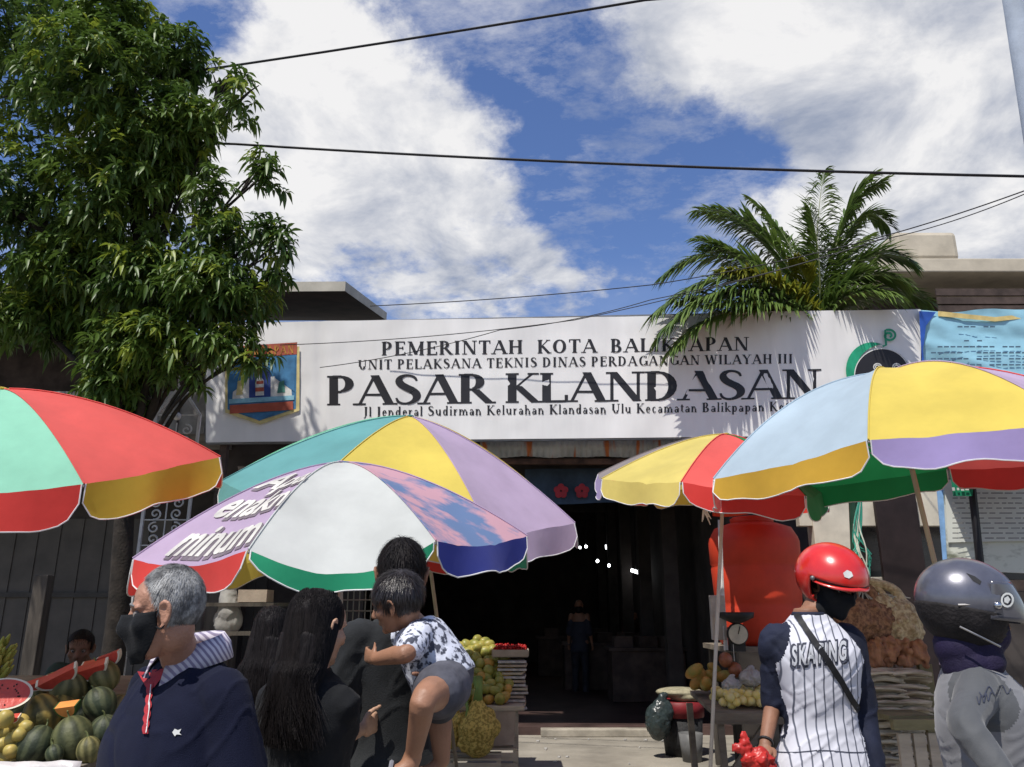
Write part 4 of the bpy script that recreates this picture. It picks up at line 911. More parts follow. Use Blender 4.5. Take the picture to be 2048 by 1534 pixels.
        for sx in (-1, 1):
            for dz in (.022, -.018): b.tube(catm([u.hT((sx*.074, .012, zs+dz*.9)), u.hT((sx*.083, -.005, zs+dz*1.4+.004)), u.hT((sx*.084, -.026, zs+.008))], 4), .0022*u.hs, 6)
        b.build('ear_loop', m, o)
        return o
    def shirt(u, m, hem=.84, hemw=(.19, .13), loose=1.12, sleeve=('short', 'short'), vox=.008, amp=.004, seed=0, sm=None, sleeve_r=1.5, slr=1.0, sfrac=.78, name='shirt', neckz=1.465, raglan=None, kx=7, kz=2.2, dia=4, belly=0, flare=1.35):
        v = Vol(); s = u.s
        secs = [(hem, hemw[0], hemw[1], .005), (hem+.1, hemw[0]*.97, hemw[1]*.98, .005)]+[(z, w*loose+.006, d*loose+.008+(belly if z < 1.25 else 0), y) for z, w, d, y in u.secs[2:5]]+[(1.40, .150, .097, -.005), (1.435, .098, .078, -.008), (neckz, .066, .065, -.006)]
        v.loft([(u.T((0, y, z)), u.D((w, 0, 0)), u.D((0, d, 0))) for z, w, d, y in secs if z > hem-.01], 36, 5)
        for i, S_ in enumerate('RL'):
            a, e, w = u.J['s'+S_], u.J['e'+S_], u.J['w'+S_]; st = u.D((-.05 if S_ == 'R' else .05, 0, .0))
            if sleeve[i] == 'short': q = a.lerp(e, sfrac); v.limb([a+st, a, a.lerp(e, sfrac*.6), q], [.062*s*slr, .064*s*slr, .060*s*sleeve_r/1.3, .064*s*sleeve_r/1.3])
            elif sleeve[i] == 'elbow': q = e.lerp(w, .08); v.limb([a+st, a, a.lerp(e, .5), q], [.060*s, .060*s, .055*s, .052*s])
            elif sleeve[i] == 'long': v.limb([a+st, a, a.lerp(e, .5), e, e.lerp(w, .5), w-(w-e)*.04], [.060*s, .062*s, .055*s, .049*s, .044*s, .038*s])
        fd = fold(amp, kx, kz, seed, dia)
        o = v.fuse(name, m, u.root, vox=vox, smooth=4, disp=lambda p: fd(p-u.pos))
        u.sbvh = BVHTree.FromPolygons([tuple(p) for p in v.rv], v.rf); u.shirt_o = o
        if raglan:      # second material on the sleeves
            o.data.materials.append(raglan); Rt = u.R.transposed(); ids = []
            for f in v.rf:
                c = sum((v.rv[i] for i in f), V((0, 0, 0)))/len(f); q = (Rt @ (c-u.pos))/s; lim = .215-max(0, (q.z-1.2))*.50
                q_ = abs(q.x); ids.append(1 if (q_ > lim and q.z > 1.14) or u.nearer_arm(c) else 0)
            o.data.polygons.foreach_set('material_index', ids)
        return o
    def nearer_arm(u, c):
        for S_ in 'RL':
            a, e, w = u.J['s'+S_], u.J['e'+S_], u.J['w'+S_]
            for p, q in ((a.lerp(e, .22), e), (e, w)):
                d = q-p; t = max(0, min(1, (c-p).dot(d)/d.length_squared)); 
                if (c-(p+d*t)).length < .068*u.s and t > 0: return True
        return False
    def trousers(u, m, top=.96, amp=.004, to=1.0, name='trousers', r=1.0):
        v = Vol(); s = u.s
        v.loft([(u.T((0, 0, z)), u.D((w, 0, 0)), u.D((0, d, 0))) for z, w, d in ((.80, .14, .10), (.88, .168, .118), (top, .163, .112))])
        for S_ in 'RL':
            h, k, a = u.J['h'+S_], u.J['k'+S_], u.J['a'+S_]; pts = [h, h.lerp(k, .5), k, k.lerp(a, to*.5), k.lerp(a, to)] if to > 0 else [h, h.lerp(k, .5), h.lerp(k, .95)]
            v.limb(pts, [.095*s*r, .084*s*r, .068*s*r, .066*s*r, .062*s*r][:len(pts)])
        f = fold(amp, 8, 3, 5, 3); return v.fuse(name, m, u.root, vox=.011, smooth=3, disp=lambda p: f(p-u.pos))
    def shoes(u, m=None):
        for S_ in 'RL':
            a = u.J['a'+S_]; v = Vol(); v.limb([a+V((0, 0, -.045)), a+u.D((0, .08, -.052)), a+u.D((0, .19, -.062))], [.042, .043, .032]); v.fuse('shoe', m or SHOE, u.root, vox=.008, smooth=2)
def project(name, bvh, geo, fn, m, parent, off=.0025):
    """lay a flat print on a surface: every point is cast from in front onto the cloth"""
    vs, fs = geo; out = []; ok = []
    for v in vs:
        o, d = fn(v); h = bvh.ray_cast(o, d)
        if h[0] is None: out.append(o+d); ok.append(False)
        else: out.append(h[0]+(h[1] if h[1].dot(d) < 0 else -h[1])*off); ok.append(True)
    fs = [f for f in fs if all(ok[i] for i in f)]
    if name.startswith('letter'): return split_obj(name, out, fs, m, parent)
    return obj(name, out, fs, m, parent, smooth=True)
def px_fn(x0, y0, x1, y1, hgt):       # where the print sits, given by its baseline ends
    def f(v):
        px = x0+(x1-x0)*v.x; py = y0+(y1-y0)*v.x-hgt*v.y; return V((0, 0, CZ)), ray(px, py).normalized()
    return f
def ribbon_geo(pts, w, n=1):
    vs, fs = [], []
    for i, (x, y) in enumerate(pts):
        a, c = pts[max(i-1, 0)], pts[min(i+1, len(pts)-1)]; dx, dy = c[0]-a[0], c[1]-a[1]; l = sqrt(dx*dx+dy*dy) or 1
        vs += [V((x-dy/l*w/2, y+dx/l*w/2, 0)), V((x+dy/l*w/2, y-dx/l*w/2, 0))]
    return vs, [(2*i, 2*i+1, 2*i+3, 2*i+2) for i in range(len(pts)-1)]
def pix(v): return V((0, 0, CZ)), ray(v.x, v.y).normalized()
def strands_down(u, m, n, length, spread, seed, back=-1, name='hair', wave=.02, wd=.006, front=False):
    """long straight hair: a solid fall plus many ribbons over it"""
    rnd = random.Random(seed); v = Vol(); k = u.hs
    v.ell(u.hT((0, -.02, .036)), (.085*k, .104*k, .092*k), u.MH)
    v.ell(u.hT((0, -.045, -.03)), (.082*k, .075*k, .09*k), u.MH)
    base = u.hT((0, -.055, -.02)); R = u.MH
    bk = (R @ V((0, -1, 0))); bk.z = 0; bk.normalize(); sd = (R @ V((1, 0, 0))); sd.z = 0; sd.normalize()
    secs = [(base, sd*.08, bk*.062), (base+bk*.018+V((0, 0, -.10)), sd*.088, bk*.052), (base+bk*.038+V((0, 0, -length*.55)), sd*spread, bk*.036), (base+bk*.035+V((0, 0, -length*.92)), sd*spread*.8, bk*.02)]
    v.loft(secs, 24, 4); h = v.fuse(name, m, u.root, vox=.008, smooth=5, disp=lambda p: .004*noise.noise(V((p.x*45, p.y*45, p.z*5))))
    sv, sf = [], []
    for _ in range(n):
        a = rnd.uniform(-2.0, 2.0); z0 = rnd.uniform(-.02, .122); r = sqrt(max(0, 1-((z0-.036)/.1)**2))
        p0 = u.hT((sin(a)*.083*r, -.02-cos(a)*.102*r, z0)); az = sd*sin(a)+bk*cos(a); L_ = length*rnd.uniform(.72, 1.06); o = rnd.uniform(-.012, .012)
        p1 = base+sd*sin(a)*.092+bk*cos(a)*.070+V((0, 0, -.08)); p2 = base+sd*(sin(a)*(spread+.008)+o)+bk*(.038+cos(a)*.042)+V((0, 0, -L_*.55)); p3 = base+sd*(sin(a)*spread*.92+o*2+rnd.gauss(0, wave))+bk*(.035+cos(a)*.03+rnd.gauss(0, .008))+V((0, 0, -L_))
        pts = catm([p0, p1, p2, p3], 4); n0 = len(sv); t = (bk.cross(V((0, 0, 1)))*cos(a)+(sd.cross(V((0, 0, 1))))*sin(a)); 
        for i, p in enumerate(pts): w = wd*(1-.7*i/len(pts)); sv += [p-t*w/2+az*.001, p+az*.0025, p+t*w/2+az*.001]
        for i in range(len(pts)-1): q = n0+3*i; sf += [(q, q+1, q+4, q+3), (q+1, q+2, q+5, q+4)]
    obj('strands', sv, sf, m, h, smooth=True); return h
# ---- old man ------------------------------------------------------
NAVY = mat('navy_pique', (.010, .012, .030), .85, .15, 3, .35, 420, .12, sheen=.03); REDT = mat('red_placket', (.42, .03, .04), .75, .2, 8, .2, 200); COLR = wave_mat('striped_collar', (.60, .56, .62), (.22, .19, .27), 26, 'DIAGONAL', .8, 1.2, .3, .6)
hp_ = P(330, 1226, 2.10); bp_ = P(376, 1300, 2.22)
om = Human('grey haired man in a navy polo shirt and black face mask looking left', (bp_.x, bp_.y), -142, 1.70, hp_, -106, 4, 0, skin=mat('skin_old', (.45, .23, .15), .5, .13, 9, .35, 120, .4), vox=.0048, sc=.97, hy=.84,
           pose=dict(sR=(.17, -.01, 1.365), sL=(-.17, -.01, 1.365), eL=(-.22, -.06, 1.10), eR=(.22, -.04, 1.1), neck=(0.0, -.0, 1.44)), girth=1.15, nk=.86)
om.shirt(NAVY, .80, (.19, .15), 1.12, vox=.007, amp=.008, seed=3, sleeve_r=1.5, neckz=1.45, kx=9, kz=3.5, belly=.012); om.trousers(JEAN); om.shoes()
def om_in(p):
    if p.z > .088: return p.y < .052
    if p.z > .0: return p.y < .050-(.088-p.z)*.52
    return p.y < -.018 and p.z > -.062
om.cap(HGREY, om_in, n=11000, ln=.017, wd=.0010, lift=.30, seed=4, r=(.0795, .099, .0895), sm=mat('silver_strands', (.42, .42, .41), .5, 0, 30, spec=.4, col2=(.10, .10, .10), lo=.4, hi=.6))
om.mask(BLKC, wide=80, out=.007, bot=-.122, top=.002)
b = MB()
for sx in (-1, 1):
    b.tube([om.hT(p) for p in ((sx*.016, .0945, .021), (sx*.030, .0930, .027), (sx*.047, .080, .022))], [.003, .0042, .002], 6)
b.build('eyebrow', HGREY, om.root)
# fold-down collar
cc = om.J['neck']+V((0, 0, .020)); vs = []; na = 44
for i in range(na+1):
    a = radians(22+316*i/na); d = om.R @ V((sin(a), cos(a), 0)); f = abs(i/na-.5)*2; z = .045-.062*f**2.2; r0 = .068+.006*f
    tipx = .035*max(0, (f-.86)/.14)
    for (dr, dz) in ((0, -.02), (.001, .004), (.009, .012), (.026, -.010), (.036+tipx*.4, -.050-tipx)): vs.append(cc+d*(r0+dr)+V((0, 0, z+dz))-om.R @ V((0, .012, 0)))
obj('collar', vs, [(i*5+j, (i+1)*5+j, (i+1)*5+j+1, i*5+j+1) for i in range(na) for j in range(4)], COLR, om.root, smooth=True, solid=.004)
def om_chest(v): o = om.T((v.x, .4, v.y)); return o, om.D((0, -1, 0)).normalized()
def flat_poly(pts): return [V((x, y, 0)) for x, y in pts], [tuple(range(len(pts)))]
vs_ = [];
for i in range(13):
    y = 1338+i*3.2; w_ = 27*(1-i/13)+6; xc_ = 306-.10*(y-1340); vs_ += [V((xc_-w_, y, 0)), V((xc_, y+3, 0)), V((xc_+w_, y, 0))]
project('inner_collar', om.sbvh, (vs_, [f for i in range(12) for f in ((3*i, 3*i+1, 3*i+4, 3*i+3), (3*i+1, 3*i+2, 3*i+5, 3*i+4))]), pix, REDT, om.root, .004)
project('placket', om.sbvh, ribbon_geo([(303-.1*i*3+1.2*sin(i), 1368+i*3) for i in range(34)], 11), pix, REDT, om.root, .005)
project('placket_edge', om.sbvh, ribbon_geo([(306-.1*i*3, 1372+i*3) for i in range(32)], 1.8), pix, PIPE, om.root, .008)
project('embroidered_logo', om.sbvh, flat_poly([(345, 1465), (350, 1458), (356, 1461), (363, 1458), (359, 1466), (363, 1470), (354, 1469), (350, 1473)]), pix, cwh, om.root, .003)
# ---- young woman with long hair -----------------------------------
hp_ = P(637, 1256, 2.62)
yw = Human('young woman with long straight black hair and a black t-shirt seen from behind', (hp_.x-.02, 2.64), 30, 1.62, hp_, 34, 8, 0, skin=SKIN3, vox=.007,
           pose=dict(sR=(.155, -.0, 1.36), sL=(-.155, -.01, 1.36), eR=P(656, 1490, 2.66), wR=P(724, 1458, 2.84), tR=V((0, 0, 1)), eL=(-.2, .05, 1.08), wL=(-.1, .28, 1.02)), girth=.9, armr=.82)
yw.shirt(BLKC, .84, (.18, .125), 1.06, vox=.008, amp=.007, seed=9, sleeve_r=1.2, kx=9, kz=3, slr=.85, sfrac=.58); yw.trousers(JEAN); yw.shoes(); strands_down(yw, HBLK, 3200, .31, .072, 5, wd=.0018, wave=.03)
# ---- second long haired woman -------------------------------------
hp_ = P(548, 1266, 3.6)
w2 = Human('person with long dark hair and dark blue clothes standing left of the young woman', (hp_.x-.03, 3.62), 10, 1.54, hp_, 12, 5, 0, vox=.009, girth=.95)
w2.shirt(mat('ink_blue_cloth', (.018, .02, .045), .8, .2, 4, .2, 200), .80, (.19, .13), 1.12, ('long', 'long'), vox=.01, seed=4); w2.trousers(JEAN); w2.shoes(); strands_down(w2, HBLK, 700, .34, .085, 8, wd=.0035)
# ---- man carrying a child ------------------------------------------
hp_ = P(803, 1152, 3.02); bp_ = P(800, 1300, 3.02)
fa = Human('dark haired man in black carrying a small child against his shoulder', (P(788, 1300, 3.02).x, 3.06), -38, 1.80, hp_, -8, 6, 0, skin=SKIN2, vox=.0075,
           pose=dict(sL=(-.165, 0, 1.385), eL=(-.195, .05, 1.10), wL=(-.18, .10, .86), sR=(.16, 0, 1.385), eR=P(905, 1330, 2.98), wR=P(860, 1378, 2.66), tR=V((0, 0, 1)), neck=(-.0, 0, 1.44)), curl=(.6, .5), girth=.92)
fa.shirt(mat('charcoal_shirt', (.032, .034, .036), .85, .25, 5, .3, 220, .12, sheen=.04), .86, (.175, .125), 1.05, ('elbow', 'short'), seed=12, vox=.009, amp=.008, kx=9, kz=3); fa.trousers(JEAN); fa.shoes()
fa.cap(HBLK, lambda p: p.z > .0 or (p.y < .01 and p.z > -.055), n=2200, ln=.03, lift=.35, seed=7, r=(.083, .103, .096))
# ---- child -----------------------------------------------------------
ch_hc = P(793, 1203, 2.72)
class Child(Human): pass
PATT = mat('printed_child_shirt', (.62, .64, .72), .7, 0, 42, .1, 200, col2=(.06, .065, .09), lo=.42, hi=.50, detail=2)
cs = .56
ch = Human('small child in a black and white printed shirt held on the arm of the man in black', (P(865, 1300, 2.74).x, 2.76), -62, 1.7*cs, ch_hc, -78, 10, -12, skin=SKIN3, vox=.006, sc=1.42, girth=1.15,
           pose=dict(sR=P(828, 1262, 2.86), sL=P(842, 1268, 2.66), eL=P(816, 1304, 2.56), wL=P(752, 1314, 2.62), tL=V((0, 0, 1)), eR=P(790, 1290, 2.95), wR=P(745, 1300, 2.98), hR=P(880, 1364, 2.84), hL=P(898, 1362, 2.72), kL=P(850, 1398, 2.48), aL=P(822, 1508, 2.58),
                     kR=P(868, 1420, 2.95), aR=P(880, 1515, 3.0), neck=P(822, 1240, 2.76)), curl=(.4, .3), build=False) if False else None
def make_child():
    hc = P(793, 1206, 2.72); rt = root('person', 'small child in a black and white printed shirt carried by the man in black', 'person', P(860, 1400, 2.8))
    u = Human.__new__(Human); u.hc = hc; u.hs = .80; u.MH = Matrix.Rotation(-radians(-72), 3, 'Z') @ Matrix.Rotation(-radians(12), 3, 'X') @ Matrix.Rotation(radians(-14), 3, 'Y'); u.root = rt; u.skin = SKIN3; v = Vol()
    Q = lambda x, y, d: P(x, y, d)
    u.headgeo(v, False); nb_, hip = Q(826, 1246, 2.78), Q(893, 1366, 2.80)
    v.limb([hc+V((.01, .02, -.03)), nb_], [.04, .042]); ax = (nb_-hip).normalized(); sx = V((.25, .95, .05)); dy = ax.cross(sx).normalized()
    tor = [(hip-ax*.02, .095, .085), (hip.lerp(nb_, .25), .095, .09), (hip.lerp(nb_, .55), .092, .08), (hip.lerp(nb_, .82), .092, .07), (nb_, .045, .045)]
    v.loft([(c, sx*a, dy*b_) for c, a, b_ in tor])
    SL, EL_, WL = Q(838, 1270, 2.70), Q(815, 1305, 2.58), Q(752, 1318, 2.66); v.limb([SL, EL_, EL_.lerp(WL, .4), WL], [.036, .029, .029, .020]); hand(v, WL, (Q(733, 1310, 2.70)-WL), V((0, 0, 1)), .5, .62)
    SR, ER, WR = Q(826, 1262, 2.90), Q(785, 1285, 3.0), Q(745, 1275, 3.02); v.limb([SR, ER, WR], [.035, .028, .02]); hand(v, WR, WR-ER, V((0, 0, 1)), -.4, .6)
    HL, KL, AL = Q(893, 1372, 2.72), Q(848, 1400, 2.45), Q(826, 1512, 2.56); v.limb([HL, HL.lerp(KL, .5)+V((0, 0, .0)), KL, KL.lerp(AL, .35), AL], [.070, .058, .039, .035, .024]); v.limb([AL, AL+V((-.02, -.01, -.035)), AL+V((-.075, -.03, -.05))], [.028, .028, .021])
    HR, KR, AR = Q(880, 1372, 2.9), Q(878, 1420, 2.98), Q(884, 1520, 3.0); v.limb([HR, KR, KR.lerp(AR, .35), AR], [.07, .046, .042, .028]); v.limb([AR, AR+V((-.03, 0, -.03)), AR+V((-.07, -.01, -.04))], [.026, .026, .02])
    u.body = v.fuse('body', mat('skin_child', (.34, .17, .10), .5, .12, 7, .15, 160, .4), rt, vox=.0052, smooth=3); u.bvh = BVHTree.FromPolygons([tuple(p) for p in v.rv], v.rf); u.pos = rt.location
    for e in (-1, 1):
        b = MB(); b.ell(u.hT((e*.031, .080, .001)), .011*u.hs, nu=12, nv=8); b.build('eye', EYEW, rt, smooth=True)
    u.cap(mat('brown_black_hair', (.022, .014, .012), .38, .3, 14, .4, 30, .6, stretch=(6, 6, .6)), lambda p: p.z > .035 or (p.y < .02 and p.z > .0) or (p.y < -.03 and p.z > -.03), n=2600, ln=.05, lift=.12, wd=.003, r=(.084, .106, .096), seed=3, fwd=.1)
    s = Vol(); s.loft([(c, sx*(a+.014), dy*(b_+.016)) for c, a, b_ in [(hip-ax*.0, .10, .092)]+tor[1:4]+[(nb_-ax*.005, .05, .048)]], 32, 5)
    s.limb([SL+V((.01, .02, 0)), SL, SL.lerp(EL_, .75)], [.045, .048, .047]); s.limb([SR, SR.lerp(ER, .6)], [.045, .045]); f = fold(.004, 16, 9, 3, 12)
    s.fuse('shirt', PATT, rt, vox=.006, smooth=3, disp=lambda p: f(p)); sb = BVHTree.FromPolygons([tuple(p) for p in s.rv], s.rf)
    s = Vol(); s.loft([(c, sx*a, dy*b_) for c, a, b_ in ((hip-ax*.045, .075, .07), (hip, .112, .10), (hip+ax*.03, .11, .10))]); s.limb([HL, HL.lerp(KL, .42)], [.084, .083]); s.limb([HR, HR.lerp(KR, .7)], [.078, .07])
    s.fuse('shorts', mat('grey_shorts', (.10, .10, .12), .8, .3, 8, .2), rt, vox=.007, smooth=3)
    project('yellow_print', sb, flat_poly([(876+11*cos(a*.628), 1345+11*sin(a*.628)) for a in range(10)]), pix, mat('print_yellow', (.65, .70, .20), .6), rt, .006)
    b = MB(); fp = AL+V((-.04, -.02, -.065)); d = V((-.93, -.3, -.1)).normalized(); b.bar(fp-d*.075, fp+d*.075, .06, .014); b.build('sandal', mat('pale_sandal', (.45, .42, .36), .6), rt, bevel=.004)
    b = MB(); c = fp+d*.02; b.tube([c+V((0, -.034, .0)), c+V((0, -.03, .035)), c+V((0, 0, .055)), c+V((0, .03, .035))], .007, 6); b.build('sandal_strap', mat('sandal_strap', (.25, .25, .28), .5), rt)
make_child()
# ---- man with the red helmet -----------------------------------------
hp_ = P(1664, 1168, 3.52); bp_ = P(1618, 1300, 3.55)
PIN = wave_mat('pinstripe_jersey', (.13, .14, .18), (.58, .58, .63), 8.4, 'X', .7, 1.2, .90, .97, wdist=1); NSL = mat('navy_sleeve', (.014, .018, .040), .8, .25, 5, .3, 260)
rm_ = Human('man in a red helmet and pinstripe jersey with navy sleeves facing the street', (bp_.x, 3.5), 176, 1.80, hp_, 160, 22, 0, skin=SKIN2, vox=.007, noear=True,
            pose=dict(sR=(.155, 0, 1.368), sL=(-.155, 0, 1.368), eR=P(1548, 1398, 3.56), wR=P(1530, 1490, 3.42), tR=V((.6, -.6, 0)), eL=(-.180, .0, 1.09), wL=(-.165, .07, .86)), curl=(.9, .6), girth=.9, armr=.85)
rm_.shirt(PIN, .815, (.205, .13), 1.10, ('elbow', 'long'), vox=.008, amp=.010, seed=21, raglan=NSL, kx=9, kz=2.6, dia=7, slr=.84, neckz=1.47); rm_.trousers(mat('brown_trousers', (.09, .07, .06), .8, .3, 6)); rm_.shoes(); rm_.mask(BLKC, top=.0, wide=82)
rm_.cap(HBLK, lambda p: p.z > .02 or (p.y < -.01 and p.z > -.06), n=200, ln=.02, seed=2, r=(.079, .098, .089))
tm, tf = text_mesh('SKATING', .075, maxlen=.08, spacing=1.12); OUTL = mat('print_outline', (.05, .055, .08), .7)
project('letter', rm_.sbvh, (tm, tf), px_fn(1580, 1334, 1696, 1322, 42), OUTL, rm_.root, .003)
tm, tf = text_mesh('SKATING', .03, maxlen=.08, spacing=1.26); project('letter_fill', rm_.sbvh, (tm, tf), px_fn(1585, 1330, 1691, 1319, 36), mat('print_grey_white', (.62, .63, .66), .7), rm_.root, .006)
project('chest_strap', rm_.sbvh, ribbon_geo([(1590+(1716-1590)*i/60, 1222+(1420-1222)*i/60+3*sin(i*.13)) for i in range(61)], 12), pix, mat('strap_black', (.015, .015, .017), .6), rm_.root, .008)
project('hem_seam', rm_.sbvh, ribbon_geo([(1546+188*i/30, 1503+2*sin(i*.3)) for i in range(31)], 2), pix, OUTL, rm_.root, .002)
b = MB(); b.lathe([(.066, -.012), (.074, 0), (.066, .012)], rm_.J['neck']+V((0, -.004, .015)), 24); b.build('neckband', NSL, rm_.root, smooth=True)
def helmet(u, m, c, r, keep, name='helmet', label=None, thick=.012):
    vs, fs = [], []; nu, nv = 72, 48
    for j in range(nv+1):
        th = pi*j/nv
        for i in range(nu):
            ph = 2*pi*i/nu; d = V((sin(th)*cos(ph), sin(th)*sin(ph), cos(th))); vs.append(V(c)+V((d.x*r[0], d.y*r[1], d.z*r[2])))
    for j in range(nv):
        for i in range(nu):
            q = (j*nu+i, (j+1)*nu+i, (j+1)*nu+(i+1) % nu, j*nu+(i+1) % nu); ctr = sum((vs[a] for a in q), V((0, 0, 0)))/4
            if keep(ctr): fs.append(q)
    used = sorted({a for f in fs for a in f}); mp_ = {a: i for i, a in enumerate(used)}
    return obj(name, [u.hT(vs[a]) for a in used], [tuple(mp_[a] for a in f) for f in fs], m, None, smooth=True, solid=thick, loc=u.hc)
REDP = mat('red_helmet_paint', (.62, .022, .016), .28, .06, 20, .02, 200, .6, coat=.6); BLKP = mat('black_rubber', (.015, .015, .016), .5, .1)
hk = lambda p: p.z > -.095 and not (p.y > .012+max(0, -(p.z+.02))*.15 and p.z < .036+.12*max(0, .06-p.y))
h1 = helmet(rm_, REDP, (0, -.012, .030), (.128, .148, .128), hk); tag(h1, 'shiny red open face motorcycle helmet worn by the man in the pinstripe jersey', 'helmet')
pts = [(sin(a)*.128, -.012+cos(a)*.148*.98, .040-.015*abs(sin(a))) for a in [radians(-75+150*i/24) for i in range(25)]]
vs = []
for i, p in enumerate(pts):
    f = cos(radians(-75+150*i/24)); vs += [rm_.hT(p), rm_.hT((p[0]*1.03, p[1]+.016*f, p[2]-.010*f)), rm_.hT((p[0]*1.03, p[1]+.016*f, p[2]-.015*f))]
obj('peak', vs, [(i*3+j, (i+1)*3+j, (i+1)*3+j+1, i*3+j+1) for i in range(24) for j in range(2)], REDP, h1, smooth=True, solid=.004)
b = MB(); b.tube([rm_.hT((sin(a)*.127, -.012+cos(a)*.147, .036)) for a in [radians(-80+160*i/24) for i in range(25)]], .006, 6); b.build('rim_rubber', BLKP, h1)
for sx in (-1, 1): b = MB(); b.ell(rm_.hT((sx*.129, .03, .035)), .010); b.build('snap_button', M_METAL, h1, smooth=True)
bvh_h = BVHTree.FromPolygons([tuple(rm_.hT(V((0, -.012, .030))+V((sin(t)*cos(p)*.136, sin(t)*sin(p)*.156, cos(t)*.136)))) for t in [pi*j/24 for j in range(25)] for p in [2*pi*i/36 for i in range(36)]], [(j*36+i, (j+1)*36+i, (j+1)*36+(i+1) % 36, j*36+(i+1) % 36) for j in range(24) for i in range(36)])
project('white_mark', bvh_h, flat_poly([(1686, 1146), (1694, 1140), (1703, 1144), (1706, 1152), (1698, 1157), (1689, 1154)]), pix, cwh, h1, .001)
# wristband and the red plastic bag in his hand
b = MB(); wR = rm_.J['wR']; dv = (wR-rm_.J['eR']).normalized(); b.tube([wR-dv*.02, wR-dv*.012], .031, 14); b.build('wristband', BLKP, rm_.root)
v = Vol(); hb = P(1518, 1515, 3.3)
for k in range(14):
    d = V((random.gauss(0, .024), random.gauss(0, .02), random.gauss(-.03, .045))); v.ell(hb+d, (random.uniform(.02, .045), .010, random.uniform(.02, .05)), rq_())
v.ell(hb+V((-.06, 0, .03)), (.045, .015, .02)); v.ell(hb+V((-.05, 0, .06)), (.02, .014, .04)); v.ell(hb+V((.03, 0, -.09)), (.05, .03, .09))
v.ell(hb+V((0, 0, -.04)), (.055, .035, .08)); f = fold(.013, 28, 22, 2, 14); o = v.fuse('plastic_bag', mat('red_plastic_film', (.70, .045, .035), .35, .15, 12, .2, 60, .5, trans=.3), None, vox=.006, smooth=5, disp=lambda p: f(p)); tag(o, 'crumpled red plastic bag held in the hand of the man in the jersey', 'bag')
# ---- woman with the grey helmet ---------------------------------------
hp_ = P(1942, 1222, 2.66); bp_ = P(1948, 1330, 2.70)
GRY = mat('grey_jersey', (.085, .088, .092), .7, .12, 3, .1, 260, .25, sheen=.2); LGR = mat('light_grey_jersey', (.19, .19, .20), .7, .1, 3, .1, 260, .25, sheen=.2)
gw = Human('woman in a dark grey helmet and grey raglan shirt turned to the right', (bp_.x, 2.70), 118, 1.67, hp_, 96, 12, 0, skin=SKIN2, vox=.008, noear=True,
           pose=dict(sR=(.15, -.0, 1.365), sL=(-.15, 0, 1.365), eR=P(1932, 1450, 2.42), wR=P(2010, 1560, 2.30), eL=(-.2, .05, 1.1), wL=(-.12, .25, .98)), girth=1.02)
gw.shirt(LGR, .80, (.185, .14), 1.16, ('long', 'long'), vox=.0075, amp=.007, seed=33, raglan=GRY, kx=9, kz=4, dia=8, slr=.9, belly=.01); gw.trousers(mat('grey_trousers', (.12, .12, .13), .8, .2, 6)); gw.shoes()
v = Vol()          # dark scarf round neck and lower face
for sx, y, z, r in ((0, .06, -.06, .062), (0, .03, -.10, .072), (0, -.03, -.12, .075), (0, -.05, -.05, .07), (.03, .05, -.15, .05), (-.03, .05, -.15, .05), (0, .0, -.17, .08), (0, .09, -.035, .03)): v.ell(gw.hT((sx, y, z)), r)
f = fold(.004, 14, 10, 8, 6); v.fuse('scarf', mat('indigo_scarf', (.018, .012, .045), .75, .2, 8, .3, 200), gw.root, vox=.008, smooth=4, disp=lambda p: f(p))
GP = mat('gunmetal_paint', (.13, .13, .155), .32, .08, 30, .03, 300, .6, metal=.45, coat=.5)
hk2 = lambda p: p.z > -.012+.25*max(0, p.y+.02) and not (p.y > .05 and p.z < .040)
h2 = helmet(gw, GP, (0, -.016, .030), (.130, .152, .132), hk2); tag(h2, 'dark grey open face helmet with raised visor worn by the woman in grey', 'helmet')
# cheek guard, visor peak
vs, fs = [], []; na, nr = 26, 10
for i in range(na+1):
    a = radians(-84+168*i/na); 
    for j in range(nr+1):
        t = j/nr; c = cos(a); y0 = -.016+cos(a)*.150; x = sin(a)*(.134-.004*t); z = .112-.02*(1-c)-.10*t-.018*t*t; y = -.016+cos(a)*(.118+.105*t-.035*t*t)
        vs.append(gw.hT((x, y, z)))
vis = obj('visor', vs, [(i*(nr+1)+j, (i+1)*(nr+1)+j, (i+1)*(nr+1)+j+1, i*(nr+1)+j+1) for i in range(na) for j in range(nr)], mat('smoked_visor', (.07, .07, .085), .18, .05, 8, spec=.6, coat=.6), h2, smooth=True, solid=.003)
bvv = BVHTree.FromPolygons([tuple(v) for v in vs], [(i*(nr+1)+j, (i+1)*(nr+1)+j, (i+1)*(nr+1)+j+1, i*(nr+1)+j+1) for i in range(na) for j in range(nr)])
project('white_emblem', bvv, ribbon_geo([(2012+11*cos(a*.5), 1200+13*sin(a*.5)) for a in range(14)], 4), pix, cwh, h2, .005); project('white_emblem', bvv, flat_poly([(2006, 1196), (2013, 1192), (2018, 1199), (2013, 1207), (2006, 1204)]), pix, cwh, h2, .005)
LIN = mat('dark_lining', (.026, .022, .022), .75, .3, 20, .4, 100)
lc = helmet(gw, LIN, (0, -.016, .030), (.127, .149, .150), lambda p: p.z < .0 and p.z > -.105-.25*max(0, p.y-.02) and p.y < .066, thick=.02); lc.name = 'cheek_cover'; lc.parent = h2; lc.location = (0, 0, 0)
b = MB(); b.ell(gw.hT((.134, .02, .022)), (.012, .012, .012)); b.build('pivot_screw', mat('chrome', (.6, .6, .6), .2, metal=1), h2, smooth=True)
